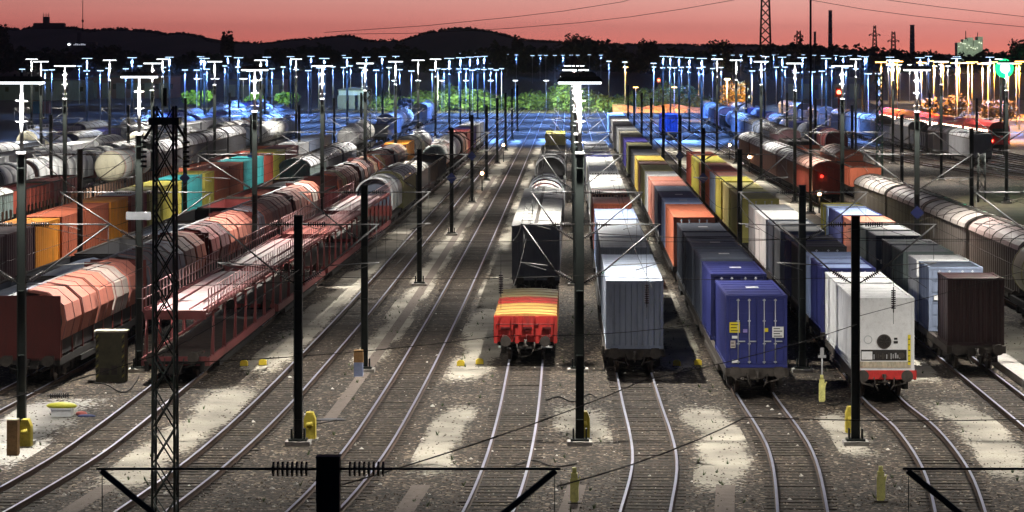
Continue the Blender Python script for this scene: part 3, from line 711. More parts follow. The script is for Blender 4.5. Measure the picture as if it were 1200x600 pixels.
# row K (left): hooded salmon hoppers
cyc = [('salmon pink','salmon pink','dusty salmon','off-white','dusty salmon'),('slate grey','slate grey','lilac grey','pinkish brown','salmon orange'),('maroon','purple brown','dusty salmon','salmon pink','salmon pink'),
       ('lilac grey','salmon pink','pinkish brown','salmon pink','salmon pink')]
d = 110
for i in range(5):
    hood_wagon(TR['K'], d, 18.6, cyc[i % 4], 'salmon and grey hooded hopper, %s back beside the car carriers' % ORD[i], 'hooded hopper wagons in the left row', d < 160, ['blue grey',None,'slate grey','dark slate',None][i]); d += 19.2
open_wagon(TR['K'], d, 9, 'maroon', 'dark red open wagon between the two runs of salmon hooded hoppers', 'open wagons'); d += 10
for i in range(4):
    hood_wagon(TR['K'], d, 17.6, [('salmon orange','pale yellow','salmon orange','dusty salmon','pinkish brown'),('dark slate','pinkish brown','dark grey','purple brown','cream')][i % 2], 'small orange and brown hooded hopper, %s behind the dark red open wagon' % ORD[i], 'hooded hopper wagons in the left row', lid=None); d += 18.4
container(TR['K'], d, 12, 2.7, 'orange', 'orange container far back in the left row, in front of a pale tank', 'far containers', z=1.1)
w = thing('flat_wagon', 'flat wagon under the orange container far back in the left row', 'railway wagon', *place(TR['K'], d-.2, 12.4), 'container flat wagons'); obj('underframe', flat_frame(12.4, black), w); running_gear(w, 12.4, False); d += 14
domed(TR['K'], d, 14, 'cream', 'mid grey', 'cream domed wagon far back in the left row, behind the orange container', 'domed wagons'); d += 15
tank(TR['K'], d, 15, 'light grey', 'pale grey tank wagon at the far end of the left row', 'tank wagons'); d += 16

# row A: car carriers, domed hood wagon, tanks
d = 111.6
DC = [('deck_a', (.5,.38,.38)), ('deck_b', (.5,.3,.3)), ('deck_c', (.5,.18,.15)), ('deck_d', (.5,.38,.38))]
for i in range(4):
    autorack(TR['A'], d, 22.6, 'red two-deck car carrier with empty pale upper deck, %s from the front' % ORD[i], 'empty red car carriers', d < 160, DC[i][0], DC[i][1]); d += 23.4
domed(TR['A'], d, 12, 'light grey', 'dark slate', 'grey round-ended hood wagon directly behind the last car carrier', 'domed wagons'); d += 12.5
covered(TR['A'], d, 15, 'olive', 'light grey', 'olive covered wagon behind the grey round-ended hood wagon', 'covered wagons'); d += 15.6
covered(TR['A'], d, 17, 'dark grey', 'off-white', 'dark covered wagon with pale roof, behind the olive covered wagon', 'covered wagons', eave=3.0, ridge=3.6); d += 17.8
open_wagon(TR['A'], d, 14, 'black', 'black open wagon in front of the big white tank wagon', 'open wagons', load='dark grey'); d += 14.8
open_wagon(TR['A'], d, 14, 'dark grey', 'dark open wagon second in front of the big white tank wagon', 'open wagons'); d += 15
tank(TR['A'], d, 16, 'off-white', 'big white tank wagon with grey green end beside the empty tracks', 'tank wagons', endc='grey green', band='salmon orange'); d += 17
tank(TR['A'], d, 16, 'white', 'white tank wagon just behind the one with grey green end', 'tank wagons'); d += 17
domed(TR['A'], d, 14, 'pinkish brown', 'dark grey', 'brown round-hooded wagon behind the white tank wagons', 'domed wagons'); d += 15
for i, c in enumerate(('maroon','violet blue','white','blue grey')):
    container(TR['A'], d, 11.5, 2.7, c, '%s container at the far end of the row with the white tanks' % c, 'far containers')
    w = thing('flat_wagon', 'flat wagon under the %s container behind the white tanks' % c, 'railway wagon', *place(TR['A'], d-.2, 12.2), 'container flat wagons'); obj('underframe', flat_frame(12.2, black), w); running_gear(w, 12.2, False); d += 13.2

# row D (single track left of the lamp mast): orange-topped wagon, dark box wagon, pale roofs, striped hood
fx = TR['D']
loc, rz = place(fx, 117.6, 13.6); r = thing('canvas_wagon', 'low red wagon with yellow and red striped cover, in front of the dark box wagon', 'railway wagon', loc, rz)
e = 6.3; mb = MB()
for k, (a, b, m) in enumerate(((-e, -e+5.0, 0), (-e+5.0, -e+8.2, 1), (-e+8.2, e, 2))):
    mb.prism([(-1.42,1.35),(-1.38,2.14),(-.7,2.19),(0,2.21),(.7,2.19),(1.38,2.14),(1.42,1.35)], a, b, m)
obj('cover', mb.mesh('cover', [pcol('cover_yellow', (.55,.33,.09)), redp, pcol('cover_olive', (.4,.34,.16))]), r)
mb = MB(); mb.box(-1.42, 1.42, -e-.14, -e-.02, .95, 2.1, 0)
for x in (-1.4,-.45,.45,1.26): mb.box(x, x+.14, -e-.24, -e-.14, .9, 2.08, 0)
for x in (-1.1, -.1, .75): mb.box(x, x+.4, -e-.2, -e-.14, 1.5, 1.62, 1); mb.box(x-.1, x+.5, -e-.19, -e-.14, 1.2, 1.26, 0)
wr = pcol('wagon_red', (.48,.028,.022), dirt=.75, dcol=(.07,.02,.016), rough=.6)
for k in range(5): x = -1.15+k*.52; mb.box(x, x+.05, -e-.19, -e-.14, 1.3, 2.05, 0); mb.tube((x+.1,-e-.2,1.0),(x+.16,-e-.2,1.28),.03,5,1)
mb.tube((-1.3,-e-.26,1.75),(1.3,-e-.26,1.75),.02,5,1)
obj('red_end_wall', mb.mesh('red_end_wall', [wr, pcol('dull_red', (.14,.015,.015))]), r)
for k in range(9): y = -e+.7+k*1.4; obj('cover_seam', cached('seam', lambda: MB().prism([(-1.44,1.35),(-1.4,2.16),(-.7,2.21),(0,2.23),(.7,2.21),(1.4,2.16),(1.44,1.35)], -.02, .02).mesh('cover_seam', [pcol('seam_brown', (.22,.12,.05))])), r, (0, y, 0))
obj('underframe', flat_frame(12.8, black, 1.1, True), r); running_gear(r, 12.8, True)
mb = MB(); mb.box(-1.2,-1.1,-.3,.3,.8,.86); mb.box(.7,1.2,-.3,.1,.8,.86); obj('footstep', mb.mesh('footstep', [galv]), r, (0,-e,-.1))
def boxwagon(fx, dn, L, color, roofc, label, top, W=2.7, near=False):
    loc, rz = place(fx, dn, L); r = thing('box_wagon', label, 'railway wagon', loc, rz, 'box wagons in the single row left of the lamp mast'); e = L/2-.35; w = W/2
    mb = MB(); corr_wall(mb, w, -e, e, 1.0, top-.12, 1, .6, .05); corr_wall(mb, -w, -e, e, 1.0, top-.12, -1, .6, .05)
    mb.box(-w, w, -e-.02, -e+.06, .98, top-.12, 0); mb.box(-w, w, e-.06, e, .98, top-.12, 0)
    for k in range(7): x = -w+.15+k*(W-.3)/6; mb.box(x-.035, x+.035, -e-.07, -e-.02, 1.0, top-.12, 0)
    obj('body', mb.mesh('body', [paint(color)]), r)
    mb = MB(); mb.prism([(-w-.04,top-.12),(-w-.04,top-.06),(-w+.4,top),(w-.4,top),(w+.04,top-.06),(w+.04,top-.12)], -e-.08, e+.05, 0)
    for k in range(4): y = -e+k*2*e/4+.4; mb.box(-.9, .9, y, y+2*e/4-1.2, top+.003, top+.03, 0)
    mb.box(-.1,.1,-e,e,top+.032,top+.06,1)
    obj('roof', mb.mesh('roof', [mat('roof_'+roofc.replace(' ','_'), tuple(c*.7 for c in PAL[roofc]), .6, 0, .3, 1.5, .3, .65, (.06,.05,.045)), grimy]), r)
    obj('underframe', flat_frame(L-.7, black, 1.0), r); running_gear(r, L-.7, near); return r
boxwagon(fx, 149, 13.4, 'mid grey', 'off-white', 'dark grey box wagon behind the yellow and red covered wagon', 4.1, near=True)
boxwagon(fx, 163, 14.0, 'mid grey', 'off-white', 'grey box wagon with weathered white roof behind the dark grey box wagon', 4.05)
boxwagon(fx, 177.7, 13.6, 'mid grey', 'off-white', 'grimy white-roofed box wagon just in front of the striped round hood', 4.05)
domed(fx, 192, 13, 'white', 'maroon', 'white round-hooded wagon with red stripes, left of the lamp mast', 'domed wagons', stripes='brick red')
domed(fx, 205.6, 12, 'dark slate', 'maroon', 'slate round-hooded wagon just behind the red striped hood', 'domed wagons')
open_wagon(fx, 219, 14, 'dark grey', 'dark open wagon between the slate hood and the black round hood', 'open wagons', load='black')
domed(fx, 246, 15, 'dark grey', 'black', 'black round hood with white rim, behind the dark open wagon', 'domed wagons')
open_wagon(fx, 262.5, 15, 'dark grey', 'dark open wagon behind the black round hood, before the yellow-ended box', 'open wagons')
open_wagon(fx, 278.5, 14.5, 'black', 'black open wagon second in front of the yellow-ended box', 'open wagons')
open_wagon(fx, 293.7, 14.5, 'dark grey', 'dark open wagon directly in front of the yellow-ended box', 'open wagons')
c = container(fx, 326, 12, 2.6, 'yellow', 'yellow box at the far end of the single row left of the lamp mast', 'far containers')
w = thing('flat_wagon', 'flat wagon under the yellow box at the far row end', 'railway wagon', *place(fx, 325.7, 12.6), 'container flat wagons'); obj('underframe', flat_frame(12.6, black), w); running_gear(w, 12.6, False)

# row L (left): orange / teal containers, read off the picture by the x of each right-hand top edge
Lx = [(-14,6,'purple brown'),(8,41,'purple brown'),(42,70,'orange'),(73,100,'rust red'),(101,128,'rust red'),(130,150,'orange'),(154,172,'maroon'),(175,189,'olive yellow'),(191,213,'yellow'),(217,237,'teal'),(240,251,'yellow'),
      (252,268,'salmon orange'),(270,285,'rust red'),(286,297,'teal'),(300,309,'teal'),(310,320,'brick red'),(321,334,'yellow'),(335,348,'maroon'),(350,362,'light grey'),(363,378,'blue grey'),(379,389,'light grey')]
def x2d(x, fx, off):
    d = 200.
    for _ in range(30): d = FPX*(fx(d)+off)/(x-VX)
    return d
fx = TR['L']; info = [(x2d(a, fx, 1.23), x2d(b, fx, 1.23), c) for a, b, c in Lx]
for i, (a, b, c) in enumerate(info):
    container(fx, a, min(b-a, info[i+1][0]-a-.3) if i+1 < len(info) else b-a, HC, c, '%s container, %s back in the left row of orange and teal containers' % (c, ORD[i]), 'containers in the left orange and teal row', roofc=('off-white' if i == 6 else None))
for i in range(0, len(info), 2):
    a = info[i][0]-.1; b = info[min(i+1, len(info)-1)][1]+.1
    w = thing('flat_wagon', 'low flat wagon, %s back under the left orange and teal containers' % ORD[i//2], 'railway wagon', *place(fx, a, b-a), 'container flat wagons'); obj('underframe', flat_frame(b-a, black), w); running_gear(w, b-a, a < 160)
# row K2: open wagons
d = 120
for i in range(8):
    open_wagon(TR['K2'], d, 14, ['dark slate','dark grey','dark grey','slate grey','black','maroon','maroon','brown'][i], 'open wagon, %s in the row between the hoppers and orange containers' % ORD[i], 'open wagons', d < 160, ['slate grey', 'blue grey', None, 'slate grey', None, None, 'rust red', 'dark grey'][i], 2.35); d += 14.7
for i in range(3):
    covered(TR['K2'], d+4, 15, ['grey green','mid grey','dark slate'][i], 'light grey', '%s covered wagon at the far end of the open wagon row' % ['grey green','mid grey','dark slate'][i], 'covered wagons'); d += 15.8
# row M: stake wagons
d = 150
for i in range(7):
    stake_wagon(TR['M'], d, 13.6, 'brown flat wagon with upright stakes, %s in the far left stake row' % ORD[i], 'stake wagons behind the orange containers', False); d += 14.2
for i in range(4):
    open_wagon(TR['M'], d, 14, ['rust red','maroon','brick red','rust red'][i], 'red open wagon, %s behind the stake wagons' % ORD[i], 'open wagons', load=['rust red','salmon orange','brown',None][i]); d += 14.8
# row N: grey covered, red, gas tank, grey covered
d = 190; fx = TR['N']
covered(fx, d, 17, 'grey green', 'off-white', 'pale grey green covered wagon at the left edge, before the red open wagons', 'covered wagons', eave=2.9, ridge=3.3); d += 17.8
open_wagon(fx, d, 13, 'brick red', 'red open wagon with torn load, left of the big white gas tank', 'open wagons', load='maroon'); d += 13.7
open_wagon(fx, d, 13, 'maroon', 'maroon open wagon just in front of the big white gas tank', 'open wagons', load='brick red'); d += 13.7
tank(fx, 254, 18.5, 'off-white', 'big white gas tank wagon with cream end and orange band, on the left', 'tank wagons', rad=1.5, endc='cream', band='salmon orange', z=2.75)
d = 275
for i in range(4):
    covered(fx, d, 16.5, 'dark grey', 'light grey', 'dark covered wagon with silver arched roof, %s behind the white gas tank' % ORD[i], 'covered wagons', ridge=4.4); d += 17.2
for i in range(4):
    tank(fx, d, 15, ['blue grey','white','off-white','blue grey'][i], '%s tank wagon, %s behind the silver-roofed covered wagons' % (['blue grey','white','off-white','blue grey'][i], ORD[i]), 'tank wagons'); d += 16
# rows O, Q, R and beyond: the crowded far left
def mixed(fx, d0, d1, seq, rowname, sw=0):
    d = d0; i = 0
    while d < d1:
        t, c, c2 = seq[i % len(seq)]
        if t == 'cov': covered(fx, d, 16, c, c2, '%s covered wagon, %s in the %s' % (c, ORD[i], rowname), 'covered wagons'); d += 16.8
        elif t == 'tank': tank(fx, d, 15, c, '%s tank wagon, %s in the %s' % (c, ORD[i], rowname), 'tank wagons', endc=c2); d += 16
        elif t == 'dome': domed(fx, d, 13, c, c2, '%s round-hooded wagon, %s in the %s' % (c, ORD[i], rowname), 'domed wagons'); d += 13.8
        elif t == 'open': open_wagon(fx, d, 14, c, '%s open wagon, %s in the %s' % (c, ORD[i], rowname), 'open wagons', load=c2); d += 14.7
        elif t == 'gap': d += 20
        else:
            container(fx, d, 12, 2.7, c, '%s container, %s in the %s' % (c, ORD[i], rowname), 'far containers')
            w = thing('flat_wagon', 'flat wagon under %s container, %s in the %s' % (c, ORD[i], rowname), 'railway wagon', *place(fx, d-.2, 12.6), 'container flat wagons'); obj('underframe', flat_frame(12.6, black), w); running_gear(w, 12.6, False); d += 13.6
        i += 1
mixed(TR['O'], 212, 440, [('dome','off-white','mid grey'),('dome','white','mid grey'),('dome','white','pinkish brown'),('dome','white','mid grey'),('dome','off-white','mid grey'),('cov','mid grey','white'),('cov','light grey','white'),('dome','off-white','light grey'),('tank','white',None),('open','purple brown','dark grey')], 'seventh row left of centre')
mixed(TR['Q'], 240, 470, [('box','light grey',None),('box','mid grey',None),('cov','blue grey','light grey'),('box','white',None),('cov','light grey','off-white'),('open','slate grey','dark grey'),('tank','off-white','cream'),('tank','blue grey',None)], 'eighth row left of centre')
mixed(TR['R'], 270, 500, [('cov','blue grey','light grey'),('box','slate grey',None),('tank','pale blue','cream'),('cov','navy blue','slate grey'),('box','bright blue',None),('cov','slate grey','light grey')], 'ninth row left of centre')
mixed(hermite([(250,-70),(640,-60)]), 330, 560, [('tank','pale blue','cream'),('box','navy blue',None),('cov','navy blue','slate grey'),('gap',0,0),('tank','white',None)], 'outermost row on the left')
mixed(TR['L'], 345, 520, [('tank','white',None),('tank','off-white',None),('gap',0,0),('open','slate grey',None),('cov','slate grey','light grey')], 'far continuation of the teal container row')

# row I (right): grey ribbed train, tank at the edge, brown covered wagons
tank(hermite([(60,24.4),(200,24.4)]), 124.5, 14.5, 'cream', 'cream tank wagon at the right edge, in front of the grey covered train', 'tank wagons', near=True, rad=1.4, band='olive yellow')
d = 140.3
for i, c in enumerate(('rose grey','beige grey','rose grey','beige grey')):
    covered(TR['I'], d, 17.6, 'warm grey', c, 'long grey ribbed wagon with pale arched roof, %s behind the tank at right' % ORD[i], 'arched-roof wagons on the right', d < 170, 3.3, 4.05, 2.85, 6); d += 18.2
d = 239
for i in range(5):
    c = covered(TR['I'], d, 17.2, 'brick red' if i == 0 else 'brown', 'pinkish brown' if i == 0 else 'light grey', 'red-ended covered wagon at the front of the brown train on the right' if i == 0 else 'brown covered wagon with pale roof, %s behind the red-ended one' % ORD[i-1], 'brown covered wagons', eave=3.2, ridge=3.95); d += 17.9
    if i == 0:
        mb = MB(); mb.tube((-.6,-8.4,2.6),(-.6,-8.5,2.6),.14,12); obj('tail_lamp', mb.mesh('tail_lamp', [mat('tail_red', (.4,.02,.02), emit=(1,.05,.03), es=3)]), c)
mixed(TR['J'], 250, 300, [('open','rust red',None),('cov','rust red','pinkish brown'),('open','brown',None)], 'row right of the brown train')
mixed(TR['J'], 320, 520, [('open','black','dark grey'),('cov','purple brown','mid grey'),('cov','blue grey','light grey'),('dome','blue grey','slate grey'),('cov','pale blue','light grey'),('cov','blue grey','light grey'),('cov','slate grey','light grey'),('tank','pale blue',None)], 'blue-lit row beside the orange tree')
mixed(TR['S'], 330, 520, [('dome','maroon','maroon'),('box','bright blue',None),('tank','blue grey',None),('box','navy blue',None),('tank','white',None),('cov','slate grey','light grey')], 'tenth row, right of the blue-lit row')
mixed(hermite([(250,50.5),(330,50),(480,45),(640,40)]), 322, 520, [('cov','mid grey','light grey'),('cov','dark grey','mid grey'),('open','dark grey',None),('cov','dark grey','mid grey'),('open','mid grey',None),('cov','dark grey','mid grey')], 'dark train before the orange lights')
container(TR['H'], 418, 12, 2.75, 'strong blue', 'bright blue box standing alone far back on its track', 'far containers')
w = thing('flat_wagon', 'wagon under the lone bright blue box far back', 'railway wagon', *place(TR['H'], 417.7, 12.6), 'container flat wagons'); obj('underframe', flat_frame(12.6, black), w); running_gear(w, 12.6, False)

# ------------------------------------------------------------------ masts, lamps, catenary
def pole_me(h, w=.3):
    def f():
        mb = MB()
        for x in (-w/2, w/2-.03): mb.box(x, x+.03, -.13, .13, 0, h)
        mb.box(-w/2+.03, w/2-.03, -.015, .015, 0, h-.01); mb.box(-w/2-.01, w/2+.01, -.14, .14, h+.002, h+.03)
        for z in (.9, 3.2, 5.5, h-.5): mb.box(-w/2+.03, w/2-.03, -.12, .12, z, z+.03)
        return mb.mesh('pole', [steel])
    return cached(('pole', h, w), f)
def foot_me():
    def f():
        mb = MB(); mb.box(-.45,.45,-.35,.35,0,.16,1); mb.box(-.33,.33,-.25,.25,.163,.24)
        for x in (-.26,.2): mb.prism([(x,.24),(x+.06,.24),(x+.06,.6),(x,.6)], -.16, .16, 0)
        return mb.mesh('base_plate', [steel, concrete])
    return cached('foot', f)
def upper_me(z0, z1, rungs=True):
    def f():
        mb = MB(); mb.tube((0,0,z0), (0,0,z1), .075, 10, 0, .05)
        mb.box(-.16,.16,-.16,.16,z0,z0+.08)
        for k in range(3 if rungs else 0):
            z = z0+.4+k*(z1-z0-1.0)/2.; mb.box(-.2,.2,-.012,.012,z,z+.018)
        return mb.mesh('upper_pole', [galv])
    return cached(('upper', z0, z1, rungs), f)
def hood_me(w):
    def f():
        mb = MB(); mb.prism([(-w/2,0),(-w/2,.08),(-w/2+.12,.2),(w/2-.12,.2),(w/2,.08),(w/2,0)], -.3, .3)
        mb.tube((0,0,.2),(0,0,.34),.05,6); mb.tube((-.25,0,.2),(-.25,0,.28),.04,6); mb.tube((.25,0,.2),(.25,0,.28),.04,6)
        return mb.mesh('lamp_hood', [mat('hood_dark', (.06,.06,.055), .6, .2, .2)])
    return cached(('hoodl', w), f)
def diff_me(w, blue):
    return cached(('diff', w, blue), lambda: MB().box(-w/2+.03, w/2-.03, -.27, .27, -.07, -.003).mesh('diffuser', [blue_l if blue else white_l]))
LIGHTS = {}
def bulb(parent, loc, watt, col, rad=.12, spot=None):
    k = (watt, col, spot)
    if k not in LIGHTS:
        l = bpy.data.lights.new('bulb', 'SPOT' if spot else 'POINT'); l.energy = watt; l.color = col; l.shadow_soft_size = rad; LIGHTS[k] = l
        if spot: l.spot_size = radians(spot); l.spot_blend = 1.0; l.show_cone = False
    o = bpy.data.objects.new('bulb', LIGHTS[k]); COL.objects.link(o); o.parent = parent; o.location = loc; return o
def arm_me(s, R, zt, zb, hv=False):
    def f():
        mb = MB(); a = .15*s
        mb.tube((a+.95*s,0,zt), (R*s,0,zt), .022 if hv else .024, 6); mb.tube((a+.75*s,0,zb+.22*(zt-zb)), ((R-.08)*s,0,zt-.03), .055 if hv else .03, 6)
        mb.tube((a+1.0*s,0,zb+.42*(zt-zb)-.25), (R*s,0,zb+.35*(zt-zb)), .018, 5); mb.tube((R*s,0,zb+.35*(zt-zb)), ((R-.9)*s,0,zb+.22*(zt-zb)), .016, 5)
        mb.tube(((R-.1)*s,0,zt), ((R-.1)*s,0,zb+.4*(zt-zb)), .01, 4)
        return mb.mesh('cantilever', [steel if hv else mat('cantilever_tube', (.12,.12,.12), .5, .3, .15)])
    return cached(('arm', s, round(R,2), zt, zb, hv), f)
def ins_me(s, kind, zt, zb, hv=False):
    def f():
        mb = MB(); a = .15*s
        p0, p1 = ((a,0,zt), (a+.95*s,0,zt)) if kind == 'top' else ((a,0,zb), (a+.75*s,0,zb+.22*(zt-zb)))
        mb.tube(p0, p1, .025, 5)
        for k in range(8):
            t = .22+.6*k/7; c = [p0[i]+(p1[i]-p0[i])*t for i in range(3)]; c2 = [p0[i]+(p1[i]-p0[i])*(t+.035) for i in range(3)]; mb.tube(c, c2, .13 if hv else .085, 8)
        return mb.mesh('insulator', [glass_ins])
    return cached(('ins', s, kind, zt, zb, hv), f)
WHITE, BLUE, ORANGE = (1, .95, .87), (.15, .34, 1.0), (1, .42, .05)
SIGNS = {0, 3}
def mast(X, d, tall, lane, k, arms=(2.9, 2.9), label=None, heavy=False, zt=7.9, zb=5.8, htop=8.2, far=False, power=None, blue=False, sign=False):
    s = FPX/d
    nm = 'lamp_mast' if tall else 'catenary_mast'
    lab = label or ('%s %s, %s back' % ('lit lamp mast' if tall else 'dark short mast', lane, ORD[k]))
    r = thing(nm, lab, 'lamp mast' if tall else 'mast', (X, d, 0), 0, ('lamp masts ' if tall else 'short catenary masts ')+lane)
    h = 10.4 if tall else htop
    obj('pole', pole_me(h, .4 if heavy else .3), r); obj('base_plate', foot_me(), r)
    if tall:
        obj('upper_pole', upper_me(10.43, 12.92, d < 260), r); hd = obj('lamp_hood', hood_me(1.6), r, (0,0,13.0)); obj('diffuser', diff_me(1.6, blue), hd)
        bulb(r, (0,-.6,12.75), power or LAMP_W, BLUE if blue else WHITE, .12, 152)
    if s > 9.5:
        for sg, R in ((-1, arms[0]), (1, arms[1])):
            if not R: continue
            c = obj('cantilever', arm_me(sg, R, zt, zb, heavy), r)
            if s > 12:
                for kd in ('top', 'low'): obj('insulator', ins_me(sg, kd, zt, zb, heavy), c)
    if sign:
        mb = MB(); q = .42; mb.prism([(0,4.4-q),(q,4.4),(0,4.4+q),(-q,4.4)], -.2, -.17); obj('diamond_sign', mb.mesh('diamond_sign', [bluep]), r)
    return r
ROWS = [94.7, 116.3, 159, 202.5, 245, 288, 331, 374, 417, 460, 503, 546, 589]
LANES = [  # X, tall, description, arms, rows from
 (-76, True, 'in the outermost lamp line on the left', (3,3)), (-57.5, True, 'in the second lamp line from the left', (3,3)), (-48, False, 'between the second and third lamp lines on the left', (3,3)),
 (-38.6, True, 'in the lamp line beyond the orange containers', (3,3)), (-29.4, False, 'between the open wagons and orange containers', (2.9,3.2)), (-18.9, True, 'between the hoppers and car carriers', (3.5,3.2)),
 (-9.0, False, 'between the two empty tracks', (2.9,2.9)), (.38, True, 'in the lamp line through the centre', (2.1,2.9)), (10.25, False, 'between the blue-led and white-led rows', (2.8,2.9)),
 (20.9, True, 'beside the grey arched-roof train', (3.1,3.4)), (30.8, False, 'right of the brown covered train', (3,3)), (40.5, True, 'on the grass right of the trains', (3.2,3.2)), (51, False, 'among the empty tracks on the right', (3,3)), (61, True, 'near the right edge before the orange lights', (3,3)), (80, True, 'in the outermost lamp line on the right', (3,3))]
for (X, tall, lane, arms) in LANES:
    k = 0
    for i, d in enumerate(ROWS):
        XX = X + (-.7 if (i == 0 and -20 < X < -5) else 0)
        px = VX+XX*FPX/d
        if px < -70 or px > 1270:
            if not (tall and -160 < px < 1400 and d < 260): continue
        if not tall and d > 500: continue
        blue = d > 375
        mast(XX, d, tall, lane, k, arms, blue=blue, power=(LAMP_W*4.5 if blue else LAMP_W*(1.0 if d > 100 else .8)), sign=(i in (3, 4) and X in (-9.0, 10.25, -29.4)) or (i == 2 and X in (20.9,)))
        k += 1
# foreground supports, their tops just inside the lower edge of the picture
for X, w_ in ((-18.9,'left'), (20.9,'right')):
    mast(X, 61, True, '', 0, (3, 3), label='tall lamp mast beside the camera, outside the picture on the %s' % w_, power=LAMP_W*1.3)['group'] = 'lamp masts beside the camera'
near_ins = {}
def near_support(X, d, label, arms):
    mast(X, d, False, '', 0, arms, label=label, heavy=True, zt=6.9, zb=3.7, htop=7.1)
    m = bpy.data.objects[[o.name for o in bpy.data.objects if o.get('label') == label][0]]; m['group'] = 'nearest catenary supports'
    del m['group']
near_support(-4.15, 45.6, 'black catenary support rising from the bottom edge, with stacked insulators both sides', (4.0, 4.0))
near_support(9.75, 45.6, 'black catenary support at the lower right corner, mostly outside the picture', (4.0, 4.0))
# lattice masts
def lattice(X, d, h, w, label, top=True, n=None, rr=.045, w2=None, cat='lattice mast', name='lattice_mast', m=None, arms=None):
    r = thing(name, label, cat, (X, d, 0)); m = m or steel; w2 = w2 or w*.85
    n = n or int(h/.95); W = lambda z: (w+(w2-w)*z/h)/2
    mb = MB()
    for sx in (-1, 1):
        for sy in (-1, 1): mb.tube((sx*W(0), sy*W(0), 0), (sx*W(h), sy*W(h), h), rr, 4)
    obj('leg_frame', mb.mesh('leg_frame', [m]), r)
    mb = MB()
    for i in range(n):
        z0, z1 = i*h/n, (i+1)*h/n; a, b = W(z0), W(z1)
        for sy in (-1, 1):
            mb.tube((-a, sy*a, z0), (b, sy*b, z1), rr*.6, 4); mb.tube((a, sy*a, z0), (-b, sy*b, z1), rr*.6, 4)
            mb.tube((sy*a, -a, z0), (sy*b, b, z1), rr*.6, 4); mb.tube((sy*a, a, z0), (sy*b, -b, z1), rr*.6, 4)
    obj('bracing', mb.mesh('bracing', [m]), r)
    if top:
        mb = MB(); q = w2/2
        mb.box(-q-.15, q+.15, -q, q, h-.5, h-.3); mb.box(-.05,.05,-.05,.05,h,h+.5)
        for s in (-1, 1):
            mb.tube((s*q,0,h-.4), (s*(q+.3),0,h-.9), .04, 5); 
            for k in range(6): z = h-.95-k*.13; mb.tube((s*(q+.32),0,z), (s*(q+.32),0,z-.06), .09, 8)
        obj('head', mb.mesh('head', [m]), r)
    for (z, L) in (arms or []):
        mb = MB()
        for s in (-1, 1):
            mb.tube((s*W(z), 0, z-1.2), (s*L, 0, z), rr*.8, 4); mb.tube((s*W(z), 0, z+.8), (s*L, 0, z), rr*.8, 4); mb.tube((s*L,0,z), (s*L,0,z-1.6), rr*1.2, 5)
        obj('crossarm', mb.mesh('crossarm', [m]), r)
    return r
lattice(-11.0, 72, 12.6, .62, 'tall dark lattice mast crossing the lower left of the picture', rr=.042)
lattice(-25.5, 335, 9.5, .7, 'slim lattice mast left of the round-hooded wagons, beyond the teal containers', rr=.06)
lattice(30.5, 260, 12, .6, 'green lattice mast rising beside the rust red wagon', rr=.06, m=mat('green_steel', (.04,.09,.06), .6, .1))
lattice(47, 238, 11, .6, 'green lattice mast among the empty tracks on the right', rr=.06, m=MATS['green_steel'])
lattice(38.5, 247, 4.6, .7, 'short lattice stub on the grass beside the empty tracks', rr=.05, top=False)
r = thing('radio_mast', 'very tall slim black mast right of centre rising out of the picture', 'mast', (20.9, 229, 0)); mb = MB(); mb.tube((0,0,0),(0,0,24),.16,8,0,.07); obj('pole', mb.mesh('pole', [steel]), r); obj('base_plate', foot_me(), r)

# overhead wires, one thing per wired track
def wires(fx, label, off=0):
    r = thing('overhead_line', label, 'overhead wire', (0, 0, 0), 0, 'overhead lines above the tracks')
    sup = ROWS[:11]; c = MB(); m = MB(); dr = MB()
    for i in range(len(sup)-1):
        a, b = sup[i], sup[i+1]; n = 8; prev = None
        for k in range(n+1):
            t = k/n; d = a+(b-a)*t; x = fx(d); zc = 5.62; zm = 7.3-1.0*4*t*(1-t)*((b-a)/42)**2
            if prev:
                c.tube(prev[0], (x,d,zc), .009+.00002*d, 4, caps=False); m.tube(prev[1], (x,d,zm), .008+.00002*d, 4, caps=False)
            if 0 < k < n and k % 2 == 0: dr.tube((x,d,zc), (x,d,zm), .006, 3, caps=False)
            prev = ((x,d,zc), (x,d,zm))
    for nme, q in (('contact_wire', c), ('carrier_wire', m), ('dropper_wires', dr)): obj(nme, q.mesh(nme, [wirem]), r)
for k, nm in (('A','car carrier track'),('B','left empty track'),('C','right empty track'),('D','track of the yellow and red covered wagon'),('E','track of the lilac grey swap body'),('F','track of the bright blue container'),('G','track of the white refrigerated container'),('H','track of the dark maroon container'),('K','salmon hopper track'),('I','grey arched-roof train'),('L','orange and teal container row')):
    wires(TR[k], 'thin overhead wires with droppers above the '+nm)
# cross-span wires
def span(pts, label, rad=.014, dots=0, name='span_wire'):
    r = thing(name, label, 'wire', pts[0][:2]+(0,)); o = pts[0]
    mb = MB()
    for a, b in zip(pts, pts[1:]):
        n = 6
        for k in range(n):
            f = lambda t: tuple(a[i]+(b[i]-a[i])*t for i in range(2)) + (a[2]+(b[2]-a[2])*t - .12*4*t*(1-t),)
            p, q = f(k/n), f((k+1)/n); mb.tube((p[0]-o[0],p[1]-o[1],p[2]), (q[0]-o[0],q[1]-o[1],q[2]), rad, 4, caps=False)
    obj('wire', mb.mesh('wire', [wirem]), r)
    return r
span([(-9.4,92,6.3),(.38,92,6.3),(10,92,6.25),(21,92,6.3)], 'cross wire tying the nearest masts together below their arms')
span([(-19.2,92,6.0),(-9.4,92,6.1)], 'cross wire in front of the car carriers at the nearest masts')
span([(-8.7,113,6.1),(.38,113,6.05),(10,113,6.1),(20.6,113,6.1)], 'cross wire at the second row of masts')
span([(.38,92,7.8),(10,92,7.6),(21,92,7.8)], 'upper cross wire between centre lamp mast and right masts')
